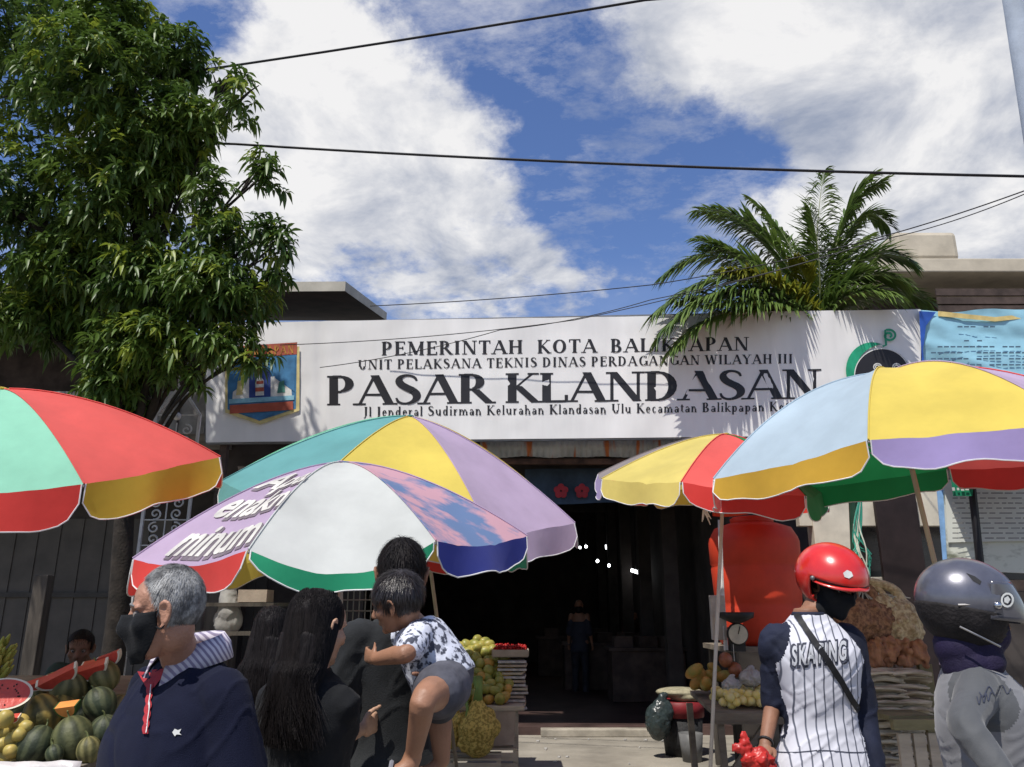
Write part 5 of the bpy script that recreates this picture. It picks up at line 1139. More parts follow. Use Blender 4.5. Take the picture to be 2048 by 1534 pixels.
b = MB(); b.tube(catm([gw.hT((.120, -.09, .0)), gw.hT((.128, -.04, .012)), gw.hT((.131, .0, .022))], 5), .004, 6); b.tube(catm([gw.hT((.118, -.08, -.065)), gw.hT((.135, -.02, -.085)), gw.hT((.122, .04, -.10))], 5), .0035, 6); b.build('metal_trim', mat('trim_steel', (.4, .38, .36), .35, metal=.8), h2)
b = MB(); 
project('air_vent', BVHTree.FromPolygons([tuple(gw.hT(V((0, -.016, .030))+V((sin(t)*cos(p)*.137, sin(t)*sin(p)*.159, cos(t)*.139)))) for t in [pi*j/24 for j in range(25)] for p in [2*pi*i/36 for i in range(36)]], [(j*36+i, (j+1)*36+i, (j+1)*36+(i+1) % 36, j*36+(i+1) % 36) for j in range(24) for i in range(36)]),
        flat_poly([(1932, 1146), (1950, 1153), (1963, 1163), (1960, 1170), (1946, 1162)]), pix, BLKP, h2, .001)
tm, tf = text_mesh('Sly Co', .0, maxlen=.1)
project('lettering', gw.sbvh, ribbon_geo([(1958+i*1.4, 1385+9*sin(i*.35)-i*.15) for i in range(46)], 2.2), pix, OUTL, gw.root, .003); project('lettering', gw.sbvh, ribbon_geo([(1952+i*.9, 1402-8*cos(i*.6)-i*.3) for i in range(34)], 2.2), pix, OUTL, gw.root, .003)
# ---- melon seller and dim shoppers -------------------------------------
hp_ = P(160, 1298, 5.3)
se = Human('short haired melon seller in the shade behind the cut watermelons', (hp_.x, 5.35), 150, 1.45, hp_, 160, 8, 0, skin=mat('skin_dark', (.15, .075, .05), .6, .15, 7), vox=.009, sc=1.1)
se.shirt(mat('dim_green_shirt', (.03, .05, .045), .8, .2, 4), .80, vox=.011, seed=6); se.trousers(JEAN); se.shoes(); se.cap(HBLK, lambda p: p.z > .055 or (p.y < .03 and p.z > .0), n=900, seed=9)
for k, (px, Y, hd, lab, m) in enumerate(((1160, 15.5, 20, 'shopper in a dull blue shirt deep inside the dark market hall', mat('dull_blue', (.03, .033, .05), .8)), (1262, 17.5, -40, 'shopper in a maroon shirt farther inside the hall near the right stalls', mat('dull_maroon', (.05, .025, .025), .8)))):
    p = P(px, 1300, Y); h = Human(lab, (p.x, Y), hd, 1.62, None, skin=SKIN2, vox=.014); h.root.location.z = .1; h.shirt(m, .82, vox=.015, seed=k); h.trousers(JEAN); h.cap(HBLK, lambda p: p.z > .03 or (p.y < .0 and p.z > -.04), n=60)
# ------------------------------------------------------------------ stalls and goods
random.seed(21)
def stripe_mat(name, c1, c2, n=10, soft=.25, rough=.45, tw=1.2):
    m = mat(name, c1, rough+.12, spec=.35, bump=.35, bscale=45, var=.3); t = m.node_tree; b = t.nodes['Principled BSDF']; tc = [x for x in t.nodes if x.type == 'TEX_COORD'][0]
    no = N('ShaderNodeTexNoise', t); no.inputs['Scale'].default_value = 9; no.inputs['Detail'].default_value = 4; L(t, tc.outputs['Object'], no.inputs['Vector'])
    g = N('ShaderNodeTexGradient', t, gradient_type='RADIAL'); L(t, tc.outputs['Object'], g.inputs[0])
    a = N('ShaderNodeMath', t, operation='MULTIPLY'); a.inputs[1].default_value = n*2*pi; L(t, g.outputs[1], a.inputs[0])
    c = N('ShaderNodeMath', t, operation='MULTIPLY_ADD'); c.inputs[1].default_value = 4*tw; L(t, no.outputs[0], c.inputs[0]); L(t, a.outputs[0], c.inputs[2])
    s = N('ShaderNodeMath', t, operation='SINE'); L(t, c.outputs[0], s.inputs[0])
    r = N('ShaderNodeMapRange', t); r.inputs[1].default_value = -soft; r.inputs[2].default_value = soft+.5; L(t, s.outputs[0], r.inputs[0])
    mx = N('ShaderNodeMix', t, data_type='RGBA'); old = [x for x in t.nodes if x.type == 'MIX'][0]; L(t, r.outputs[0], mx.inputs[0]); L(t, old.outputs[2], mx.inputs[6]); mx.inputs[7].default_value = tuple(c2)+(1,); L(t, mx.outputs[2], b.inputs['Base Color'])
    return m
DKM = stripe_mat('dark_melon_rind', (.035, .048, .022), (.065, .075, .035), 9); GRM = stripe_mat('green_melon_rind', (.06, .07, .028), (.105, .11, .045), 9, soft=.7); YLM = stripe_mat('yellow_melon_rind', (.15, .13, .04), (.36, .25, .06), 8, tw=1.6, soft=.7)
OLM = stripe_mat('olive_melon_rind', (.12, .115, .04), (.20, .18, .07), 9, soft=.7); FLESH = mat('watermelon_flesh', (.62, .075, .05), .35, .12, 18, .2, 60, .5); PITH = mat('watermelon_pith', (.72, .66, .52), .5, .05); OFL = mat('orange_flesh', (.72, .27, .07), .4, .1, 12)
RIND = mat('watermelon_rind', (.05, .12, .03), .45, .3, 9); SEED = mat('seed_black', (.02, .015, .012), .4)
def rq(): return Quaternion((random.gauss(0, 1), random.gauss(0, 1), random.gauss(0, 1), random.gauss(0, 1))).normalized().to_matrix()
def fruit(name, label, cat, m, c, r, group=None, ribs=9, ribd=.035, stem=True, tilt=None):
    R = tilt if tilt is not None else rq(); o = root(name, label, cat, c, group)
    b = MB(); b.ell(c, r, None, 32, 18, f=lambda d: 1-ribd*abs(sin(ribs*atan2(d.y, d.x)/2))**3*(1-d.z*d.z)+.015*noise.noise(d*2+V(c)))
    p = b.build('rind', m, o, smooth=True); o.rotation_euler = R.to_euler()
    if stem:
        b = MB(); z = r[2]; b.tube([V(c)+V((0, 0, z*.97)), V(c)+V((.004, 0, z+.016)), V(c)+V((.012, .003, z+.026))], [.006, .004, .004], 6); b.build('stem', RACH, o)
    return o
MEL = [((72, 1492), 4.10, .092, DKM, 'dark green melon at the front edge of the stall, left of the biggest one'), ((146, 1478), 4.12, .105, GRM, 'biggest green striped melon at the front edge of the stall'), ((210, 1466), 4.2, .085, DKM, 'dark melon at the front of the stall, nearly hidden by the man in navy'),
       ((200, 1408), 4.3, .086, DKM, 'dark melon in the middle tier beside the navy polo shirt'), ((86, 1428), 4.28, .098, YLM, 'yellow and green ribbed melon in the middle tier below the green one'), ((120, 1424), 4.38, .085, YLM, 'amber ribbed melon partly behind the orange cut wedge'),
       ((138, 1376), 4.46, .10, OLM, 'olive melon below the long red watermelon slice'), ((208, 1352), 4.52, .085, OLM, 'olive striped melon at the top right of the heap'), ((178, 1372), 4.58, .075, GRM, 'small green melon wedged between the two olive ones'), ((82, 1388), 4.55, .055, OLM, 'small brown melon right of the halved watermelon'),
       ((40, 1440), 4.5, .08, GRM, 'green melon behind the small yellow fruits'), ((178, 1500), 4.05, .06, OLM, 'little olive melon at the stall edge between the biggest melon and the man'), ((110, 1508), 4.02, .045, DKM, 'tiny dark melon in the gap between the two big front melons'), ((235, 1420), 4.5, .08, OLM, 'olive melon peeping out right behind the navy shoulder'), ((105, 1370), 4.62, .07, YLM, 'golden melon half hidden behind the olive one at the top'), ((165, 1430), 4.35, .07, DKM, 'little dark melon behind the orange wedge')]
for (px, Y, r, m, lab) in MEL:
    r *= .93; fruit('melon', lab, 'melon', m, P(px[0], px[1], Y), (r, r, r*1.1), 'melons heaped on the left stall', tilt=(Matrix.Rotation(random.uniform(-.5, .5), 3, 'X') @ Matrix.Rotation(random.uniform(-.6, .6), 3, 'Y') @ rotz(random.random()*6)))
def cut_half(name, label, c, r, nrm, ctr_m=FLESH, squash=.85, up=V((0, 0, 1)), asp=1.5):
    nrm = V(nrm).normalized(); x = nrm.cross(up).normalized(); y = x.cross(nrm).normalized(); o = root(name, label, 'cut watermelon', c, 'cut watermelons on the left stall')
    vs, fs = [], []; nu = 36
    for j in range(9):
        t = pi/2*j/8
        for i in range(nu): a = 2*pi*i/nu; vs.append(c+(x*cos(a)*asp+y*sin(a))*r*cos(t)-nrm*r*squash*sin(t))
    for j in range(8):
        for i in range(nu): fs.append((j*nu+i, j*nu+(i+1) % nu, (j+1)*nu+(i+1) % nu, (j+1)*nu+i))
    obj('rind', vs, fs, RIND, o, smooth=True)
    def disc(nm, k0, k1, h, m):
        vs = []; rr = [k0, k1] if k1 > 0 else [k0]
        for k in rr: vs += [c+(x*cos(2*pi*i/nu)*asp+y*sin(2*pi*i/nu))*r*k+nrm*h for i in range(nu)]
        fs = [(i, (i+1) % nu, nu+(i+1) % nu, nu+i) for i in range(nu)] if k1 > 0 else [tuple(range(nu))]
        return obj(nm, vs, fs, m, o)
    disc('pith', 1.0, .90, .0, PITH); disc('flesh', .90, 0, .001, ctr_m)
    b = MB()
    for k in range(16): a = random.random()*6.28; q = random.uniform(.3, .7); b.ell(c+(x*cos(a)*asp+y*sin(a))*r*q+nrm*.002, (.004, .003, .005), nu=6, nv=4)
    b.build('seeds', SEED, o); return o
def slice_(name, label, c, ln, h, dirv, up, th=.03, m=FLESH, cat='watermelon slice'):
    d = V(dirv).normalized(); up = V(up).normalized(); n = d.cross(up).normalized(); up = n.cross(d); o = root(name, label, cat, c, 'cut watermelons on the left stall'); k = 14
    def arc(s, off): return [c+d*cos(pi+pi*i/k)*ln/2*s+up*sin(pi+pi*i/k)*h*s+n*off for i in range(k+1)]
    for nm, s0, s1, mm, w in (('flesh', .88, 0, m, 1), ('rind', 1.0, .88, PITH if m is FLESH else RIND, 1.02)):
        b = MB()
        A = arc(s0, th*w/2); B = arc(s0, -th*w/2)
        if s1: C_, D_ = arc(s1, th*w/2), arc(s1, -th*w/2)
        for i in range(k):
            if s1: b.hexa([A[i], A[i+1], C_[i+1], C_[i]], [B[i], B[i+1], D_[i+1], D_[i]])
            else: b.add([A[i], A[i+1], c+n*th/2, B[i], B[i+1], c-n*th/2], [(0, 1, 2), (5, 4, 3), (0, 3, 4, 1)])
        if not s1: b.add([A[0], A[-1], B[-1], B[0]], [(0, 1, 2, 3)])
        b.build(nm, mm, o)
    return o
cut_half('watermelon_half', 'halved watermelon with its red face turned up at the left edge of the stall', P(6, 1388, 4.12), .085, (.35, -.75, .55))
slice_('watermelon_slice', 'long red watermelon slice lying left of the olive melons', P(112, 1348, 4.36), .21, .075, (.85, .1, .45), (.1, -.6, .8), .05)
slice_('watermelon_slice', 'red watermelon slice in the middle of the row in front of the seller', P(172, 1334, 4.44), .22, .075, (.9, .1, .30), (.1, -.6, .8), .05)
slice_('watermelon_slice', 'upright red watermelon slice nearest the mask of the man in navy', P(216, 1308, 4.55), .13, .07, (.9, .0, .35), (0, -.3, 1), .04)
slice_('watermelon_slice', 'short red watermelon slice beside the halved watermelon', P(72, 1362, 4.45), .11, .05, (.9, .1, .3), (.1, -.6, .8), .04)
slice_('watermelon_slice', 'red watermelon slice standing behind the row, closest to the face of the seller', P(190, 1322, 4.7), .14, .07, (.9, .1, .2), (.1, -.5, .9), .04)
slice_('papaya_wedge', 'orange fleshed cut wedge resting among the ribbed melons', P(134, 1408, 4.14), .115, .065, (.9, -.1, .12), (.1, -.5, .8), .05, OFL, 'cut fruit'); slice_('watermelon_slice', 'small red slice laid on the yellow fruits at the lower left', P(25, 1432, 4.05), .07, .03, (1, 0, .1), (.1, -.6, .8), .03)
YFM = mat('yellow_fruit_skin', (.50, .36, .09), .45, .25, 14, col2=(.30, .26, .07), spec=.4); MGM = mat('mango_skin', (.34, .28, .06), .42, .3, 9, .05, 30, .4, col2=(.13, .17, .03), lo=.3, hi=.62); MGO = mat('ripe_mango_skin', (.50, .24, .05), .42, .3, 9, col2=(.30, .22, .04), spec=.4)
def loose(name, label, cat, grp, pts, r, mats, sq=(1, 1, 1.15), par=None):
    base = {}
    for i, p in enumerate(pts):
        m = random.choice(mats); k = m.name
        if k not in base:
            b = MB(); b.ell((0, 0, 0), (r*sq[0], r*sq[1], r*sq[2]), None, 16, 10, f=lambda d: 1+.05*noise.noise(d*1.5)); o = b.build(name, m, None, smooth=True); tag(o, label, cat, grp); base[k] = o
        else: o = base[k].copy(); COL.objects.link(o)
        o.location = p; o.rotation_euler = (random.random()*6, random.random()*6, random.random()*6); s = random.uniform(.88, 1.12); o.scale = (s, s, s)
loose('yellow_fruit', 'small round yellow fruit in the heap at the lower left corner of the stall', 'fruit', 'small yellow fruits at the lower left', [P(x, y, 4.0+random.uniform(0, .12)) for x, y in ((10, 1438), (42, 1442), (12, 1462), (38, 1468), (8, 1488), (40, 1492), (14, 1512), (38, 1520), (-14, 1450), (-12, 1478), (-10, 1506), (50, 1455), (22, 1448), (24, 1478), (24, 1502), (-30, 1495), (-32, 1465))], .036, [YFM])
# bananas
BAN = mat('banana_skin', (.46, .40, .09), .5, .25, 9, col2=(.22, .26, .05)); bc = P(8, 1330, 4.6); bo = root('banana_bunch', 'yellow green banana bunch at the left edge above the halved watermelon', 'bananas', bc)
for k in range(26):
    a = random.uniform(-.6, 1.9); z = random.uniform(-.07, .13); d = V((cos(a), -abs(sin(a))*.7-.2, .25)).normalized(); p = bc+V((-.04, 0, z)); b = MB(); b.tube(catm([p, p+d*.06+V((0, 0, -.012)), p+d*.12+V((0, 0, .03))], 4), [.008, .012, .015, .016, .016, .015, .013, .009, .004], 7); b.build('banana', BAN, bo, smooth=True)
# melon table
TW = mat('grey_table_wood', (.26, .22, .17), .85, .25, 6, .4, stretch=(.3, 1, 1)); st = root('melon_stall_table', 'low market table with a wrinkled white plastic edge under the melons', 'table', P(40, 1534, 4.5)); st.location.z = 0
tz = P(80, 1524, 4.0).z
x0, x1 = -4.6, P(236, 1500, 4.3).x
b = MB(); b.box(((x0+x1)/2, 4.5, tz-.03), (x1-x0, 1.1, .04)); b.build('tabletop', TW, st); 
b = MB(); b.hexa([V((x0, 4.1, tz)), V((x1, 4.1, tz)), V((x1, 5, tz)), V((x0, 5, tz))], [V((x0, 4.3, tz+.02)), V((x1, 4.3, tz+.02)), V((x1, 5, tz+.3)), V((x0, 5, tz+.3))]); b.build('sloping_rack', TW, st)
for lx in (x0+.1, x1-.1):
    for ly in (4.0, 4.95): b = MB(); b.box((lx, ly, (tz-.05)/2), (.06, .06, tz-.05)); b.build('leg', TW, st)
vs = []; n = 60
for j in range(4):
    for i in range(n+1):
        x = x0+(x1-x0)*i/n; vs.append(V((x, 3.95-.012*j+.02*fnoise((x, j, 0), 6), tz+.012-.035*j+.012*fnoise((x, 0, j), 9))))
obj('plastic_edge', vs, [(j*(n+1)+i, j*(n+1)+i+1, (j+1)*(n+1)+i+1, (j+1)*(n+1)+i) for j in range(3) for i in range(n)], mat('white_plastic_film', (.62, .58, .57), .3, .1, 8, .2, 40), st, smooth=True, solid=.002)
# mango stall ------------------------------------------------------
CARD = mat('cardboard', (.40, .32, .25), .85, .15, 5, .2, 60); CRW = mat('crate_wood', (.52, .44, .33), .85, .2, 9, .4, 60, stretch=(.2, 1, 1)); NEWS = mat('newsprint', (.48, .45, .43), .9, .2, 22, .1, 50)
ms = root('mango_stall_stand', 'cardboard sided wooden stand carrying the mango heap and the red chillies', 'stand', (P(950, 1500, 8.3).x, 8.3, 0)); mz = P(950, 1405, 8.2).z; ax0, ax1 = P(885, 1400, 8.2).x, P(1048, 1400, 8.2).x
b = MB(); b.box(((ax0+ax1)/2, 8.45, mz-.03), (ax1-ax0, .9, .04)); b.build('shelf', CRW, ms)
b = MB(); b.add([P(985, 1492, 8.0), P(1028, 1490, 8.0), P(1032, 1418, 8.02), P(980, 1420, 8.02)], [(0, 1, 2, 3)]); b.build('cardboard_side', CARD, ms, solid=.01)
for lx in (ax0+.05, ax1-.08):
    for ly in (8.1, 8.85): b = MB(); b.box((lx, ly, (mz-.05)/2), (.05, .05, mz-.05)); b.build('leg', CRW, ms)
pts = []
for k in range(900):
    u, v = random.random(), random.random(); x = 906+112*u; y = 1400-122*v*(1-.35*abs(u-.45)); pts.append(P(x, y, 8.05+.55*v+random.uniform(0, .08)))
out = []
for p in pts:
    if all((p-q).length > .068 for q in out): out.append(p)
loose('mango', 'green and yellow mango in the sloping heap right of the child', 'mango', 'mangoes heaped beside the hall entrance', out, .054, [MGM, MGM, MGO], (1, .85, 1.25))
b = MB(); b.hexa([V((P(905, 1398, 8.1).x, 8.12, mz)), V((P(1018, 1398, 8.1).x, 8.12, mz)), V((P(1012, 1398, 8.7).x, 8.8, mz)), V((P(912, 1398, 8.7).x, 8.8, mz))], [V((P(908, 1398, 8.1).x, 8.2, mz+.04)), V((P(1012, 1398, 8.1).x, 8.2, mz+.04)), V((P(1005, 1398, 8.7).x, 8.85, mz+.5)), V((P(920, 1398, 8.7).x, 8.85, mz+.5))]); b.build('inner_slope', CARD, ms)
ch_t = root('chilli_tray', 'pale tray heaped with small red chillies on top of the carton pile', 'tray', P(1020, 1308, 8.5)); a, c = P(985, 1312, 8.35), P(1056, 1312, 8.35); b = MB(); tzz = a.z; b.box(((a.x+c.x)/2, 8.5, tzz), (c.x-a.x, .34, .02))
for (cx, cy, w, d) in (((a.x+c.x)/2, 8.33, c.x-a.x, .015), ((a.x+c.x)/2, 8.67, c.x-a.x, .015), (a.x, 8.5, .015, .34), (c.x, 8.5, .015, .34)): b.box((cx, cy, tzz+.03), (w, d, .06))
b.build('tray_box', CARD, ch_t); b = MB()
for k in range(260): b.ell((random.uniform(a.x+.02, c.x-.02), random.uniform(8.35, 8.62), tzz+.05+random.random()*.055*(1-abs((k % 10)/5-1)*.5)), (.012, .028, .010), rq(), 6, 4)
tag(b.build('chillies', mat('red_chilli', (.45, .015, .012), .35, .3, 30), ch_t, smooth=True), kind='stuff')
for k in range(13):
    p = P(1024+random.uniform(-3, 4), 1322+k*7.6, 8.45); w = .27+random.uniform(-.02, .02); b = MB(); b.box((p.x, 8.45, p.z), (w, .34, .022), rotz(random.uniform(-.12, .12))); tag(b.build('folded_carton', (NEWS, CARD, NEWS, CRW)[k % 4], None, loc=(p.x, 8.45, p.z), bevel=.003), 'flattened carton in the uneven pile carrying the red chillies', 'carton', 'flattened cartons under the chillies')
for i, (px0, px1, y0, y1, dep, lab) in enumerate(((890, 1036, 1496, 1512, 8.0, 'upper pale wooden crate at the foot of the mango stall'), (892, 1002, 1516, 1536, 7.8, 'lower pale wooden crate at the foot of the mango stall'))):
    a, c = P(px0, y1, dep), P(px1, y0, dep); o = root('wooden_crate', lab, 'crate', ((a.x+c.x)/2, dep, 0)); zz_ = c.z
    for k in range(4): b = MB(); b.box(((a.x+c.x)/2, dep+.02+k*.10, zz_-.01), (c.x-a.x, .075, .016)); b.build('slat', CRW, o)
    for k in range(3): b = MB(); b.box(((a.x+c.x)/2, dep-.03, zz_-.07-k*.09), (c.x-a.x, .014, .07)); b.build('slat', CRW, o)
    for sx in (a.x+.02, c.x-.02): b = MB(); b.box((sx, dep+.0, zz_/2-.01), (.04, .03, zz_-.02)); b.build('corner_post', CRW, o)
NET = mat('yellow_net', (.72, .55, .16), .6, .25, 40, .5, 90, .3, trans=.3, col2=(.34, .25, .06), lo=.42, hi=.56); NETG = mat('green_knot', (.20, .30, .08), .6)
for i, (px, py, w, h, Y, lab) in enumerate(((955, 1444, .21, .38, 7.75, 'large yellow net bag of fruit hanging in front of the cardboard side'), (903, 1440, .13, .38, 7.8, 'narrow yellow net bag hanging next to the bare leg of the child'), (932, 1470, .08, .24, 7.7, 'short yellow net bag hanging between the two longer ones'))):
    o = root('net_bag', lab, 'net bag', P(px, py-h*90, Y)); v = Vol(); c = P(px, py, Y)
    v.limb([c+V((0, 0, h/2)), c+V((0, 0, h*.2)), c+V((0, 0, -h*.1)), c+V((0, 0, -h*.38))], [w*.18, w*.55, w*.9, w*.75], 16)
    for k in range(9): v.ell(c+V((random.uniform(-.7, .7)*w, random.uniform(-.5, .5)*w, random.uniform(-.42, .1)*h)), w*.42)
    f = fold(.010, 22, 5, i, 3); v.fuse('net', NET, o, vox=.009, smooth=2, disp=lambda p: f(p)); b = MB(); b.tube([c+V((0, 0, h/2-.01)), c+V((.01, 0, h/2+.1)), c+V((-.01, .05, h/2+.18))], [w*.22, w*.15, w*.25], 8); b.build('knot', NETG, o, smooth=True)
# table of peeled fruit ----------------------------------------------
ft = root('fruit_table', 'rough wooden table of peeled yellow fruit beside the white umbrella pole', 'table', (P(1480, 1500, 7.7).x, 7.7, 0)); fz = P(1480, 1428, 7.4).z; x0, x1 = P(1428, 1428, 7.4).x, P(1640, 1428, 7.4).x
b = MB(); b.hexa([V((x0, 7.4, fz-.02)), V((x1, 7.4, fz-.02)), V((x1, 8.5, fz+.05)), V((P(1385, 1400, 8.4).x, 8.5, fz+.05))], [V((x0, 7.4, fz+.02)), V((x1, 7.4, fz+.02)), V((x1, 8.5, fz+.09)), V((P(1385, 1400, 8.4).x, 8.5, fz+.09))]); b.build('tabletop', TW, ft)
b = MB(); b.box(((x0+x1)/2, 7.385, fz-.035), (x1-x0, .03, .09)); b.build('apron_board', TW, ft)
for (lx, ly) in ((x0+.06, 7.45), (x1-.06, 7.45), (x0+.0, 8.4), (x1-.1, 8.4)): b = MB(); b.bar((lx+.02, ly, 0), (lx, ly, fz-.02), .055); b.build('leg', TW, ft)
b = MB(); b.bar((x0+.08, 7.44, .15), (x0+.48, 7.44, fz-.06), .05); b.build('brace', TW, ft)
pts = []; 
for k in range(600):
    p = P(random.uniform(1442, 1550), random.uniform(1378, 1422), 7.6); v_ = V((p.x, 7.45+ (1422-(random.uniform(1378, 1422)))*.012, 0)); v_.z = fz+.06+random.random()*.09
    if all((v_-q).length > .058 for q in pts): pts.append(v_)
PEEL = mat('peeled_yellow_fruit', (.85, .68, .16), .4, .12, 12, .15, 50, .4, trans=.15, col2=(.80, .72, .38)); loose('peeled_fruit', 'pale yellow peeled fruit in the bright heap at the front of the rough table', 'fruit', 'peeled yellow fruits on the rough table', pts, .040, [PEEL], (1.1, 1, .9))
PAPM = mat('papaya_skin', (.45, .22, .05), .5, .3, 8, col2=(.22, .22, .05)); loose('papaya', 'orange papaya lying at the back of the rough table', 'papaya', 'papayas at the back of the rough table', [P(x, y, 8.1+random.uniform(-.1, .2)) for x, y in ((1388, 1342), (1402, 1350), (1396, 1362), (1418, 1352), (1412, 1368), (1524, 1370), (1536, 1362), (1430, 1340), (1446, 1352))], .062, [PAPM], (.9, .9, 1.6))
BRF = mat('russet_skin', (.30, .10, .045), .4, .2, 9, spec=.5)
for (px, py, lab) in ((1451, 1318, 'round russet fruit hanging beside the umbrella pole, upper one of two'), (1470, 1338, 'pear shaped russet fruit hanging beside the umbrella pole, lower one of two')):
    c = P(px, py, 7.9); o = root('hanging_fruit', lab, 'fruit', c); b = MB(); b.ell(c, (.065, .065, .078), f=lambda d: 1-.18*max(0, d.z)); b.build('skin', BRF, o, smooth=True); b = MB(); b.tube([c+V((0, 0, .07)), c+V((.0, .0, .30))], .003, 5); b.build('string', PIPE, o)
v = Vol(); c = P(1486, 1366, 7.8)
CLR = mat('clear_plastic', (.62, .60, .58), .2, .15, 9, .3, 40, .6, trans=.3)
for k, (px, py, s) in enumerate(((1500, 1356, .10), (1462, 1372, .09))):
    v = Vol(); c = P(px, py, 7.75); v.ell(c, (s, s*.8, s*.8)); v.ell(c+V((s*.5, 0, s*.1)), (s*.7, s*.6, s*.6)); v.limb([c, c+V((0, 0, s*.7)), c+V((.03, 0, s*.95))], [s*.7, s*.3, s*.2]); f = fold(.020, 26, 20, k, 5); tag(v.fuse('produce_bag', CLR, None, vox=.009, smooth=1, disp=lambda p: f(p)), ('cloudy plastic bag of fruit in the middle of the rough table', 'cloudy plastic bag of fruit close to the white umbrella pole')[k], 'bag')
# hanging scale
sc_ = root('market_scale', 'round white dial scale with a dark pan in front of the red water tank', 'scale', P(1475, 1300, 7.9)); c = P(1475, 1268, 7.9)
b = MB(); b.lathe([(.0, -.03), (.098, -.03), (.105, 0), (.098, .02), (.0, .02)], c, 28, Matrix.Rotation(pi/2, 3, 'X')); b.build('housing', mat('scale_black', (.03, .03, .03), .5), sc_)
b = MB(); b.lathe([(.0, .021), (.090, .021), (.09, .026), (.0, .026)], c, 28, Matrix.Rotation(pi/2, 3, 'X')); b.build('dial', mat('dial_cream', (.62, .58, .46), .5), sc_); b = MB(); b.bar(c+V((0, -.03, 0)), c+V((.02, -.03, .07)), .006); b.build('pointer', BLKP, sc_)
b = MB(); b.lathe([(.05, .10), (.16, .15), (.17, .20), (.16, .20), (.04, .12)], c, 24); b.build('pan', mat('scale_black', (0, 0, 0)), sc_, smooth=True); b = MB(); b.box(c+V((0, .05, -.05)), (.14, .10, .22)); b.build('foot', mat('scale_black', (0, 0, 0)), sc_)
b = MB(); p = P(1436, 1235, 8.1); b.box(p, (.14, .08, .42)); tag(b.build('white_box', mat('off_white_plastic', (.55, .50, .45), .6), None, loc=p, bevel=.008), 'off white plastic box fixed upright behind the white umbrella pole', 'box')
# water tank
TKM = mat('tank_orange_red', (.62, .05, .016), .62, .1, 3, .05, 20, .45); tk = root('water_tank', 'big orange red plastic water tank with a ribbed lid on a dark stand', 'water tank', (P(1516, 1200, 8.6).x, 8.6, 0)); tc_ = V((P(1516, 1200, 8.6).x, 8.6, 0)); zt, zb = P(1516, 1040, 8.2).z, P(1516, 1292, 8.2).z; h = zt-zb
b = MB(); b.lathe([(0, zb), (.40, zb), (.43, zb+.05), (.44, zb+h*.30), (.43, zb+h*.32), (.44, zb+h*.34), (.46, zb+h*.62), (.45, zb+h*.64), (.465, zb+h*.66), (.47, zb+h*.84), (.455, zb+h*.88), (.40, zb+h*.96), (.26, zb+h), (0, zb+h)], tc_, 48); b.build('tank_body', TKM, tk, smooth=True)
b = MB(); b.lathe([(0, zt-.02), (.22, zt-.02), (.23, zt+.05), (.20, zt+.07), (0, zt+.08)], tc_, 32); b.build('lid', TKM, tk, smooth=True)
b = MB(); b.box(tc_+V((0, 0, zb-.03)), (1.0, .95, .05)); b.build('stand_top', TW, tk)
for sx in (-.42, .42):
    for sy in (-.4, .4): b = MB(); b.box(tc_+V((sx, sy, (zb-.05)/2)), (.07, .07, zb-.05)); b.build('stand_leg', OLDW, tk)
b = MB(); b.tube([P(1440, 1040, 8.1), P(1443, 1160, 8.1), P(1452, 1300, 8.1)], .022, 8); b.build('pipe', PIPE, tk)
q = [P(1425, 1032, 7.6), P(1618, 1024, 7.6), P(1622, 982, 7.7), P(1425, 990, 7.7)]; tp = root('red_tarpaulin', 'red tarpaulin strip hanging above the water tank behind the umbrellas', 'tarpaulin', q[0])
grid('cloth_sheet', q, 30, 6, lambda u, v: V((0, .02*sin(u*14), -.012*sin(u*9)*(1-v))), mat('tarp_red', (.62, .04, .02), .5, .12, 3, trans=.2), tp, smooth=True); q2 = [q[3], q[2], q[2]+V((0, 1.3, .5)), q[3]+V((0, 1.3, .5))]; grid('cloth_sheet', q2, 10, 6, lambda u, v: V((0, 0, -.04*sin(u*9))), mat('tarp_red', (0, 0, 0)), tp, smooth=True)
q = [P(1920, 978, 6.8), P(2150, 970, 6.8), P(2150, 902, 6.9), P(1930, 908, 6.9)]; tp = root('dark_red_awning', 'dark red awning cloth hanging right of the small green sign', 'awning', q[0])
grid('cloth_sheet', q, 20, 6, lambda u, v: V((0, .02*sin(u*11), 0)), mat('awning_dark_red', (.22, .012, .018), .6, .15, 3), tp, smooth=True); q2 = [q[3], q[2], q[2]+V((0, 1.0, .4)), q[3]+V((0, 1.0, .4))]; grid('cloth_sheet', q2, 6, 4, lambda u, v: V((0, 0, 0)), mat('awning_dark_red', (0, 0, 0)), tp)
# cloth ties on the white pole, white rag
tie = root('white_rag', 'frayed white cloth tied round the white umbrella pole below its canopy', 'rag', P(1414, 1030, 6.6)); b = MB()
for k in range(12): p = P(1414, 992+k*2.5, 6.58); b.tube([p, p+V((random.uniform(-.05, .03), -.02, random.uniform(-.06, .0))), p+V((random.uniform(-.06, .04), -.02, random.uniform(-.16, -.05)))], [.010, .009, .004], 5)
b.build('cloth_strips', PIPE, tie)
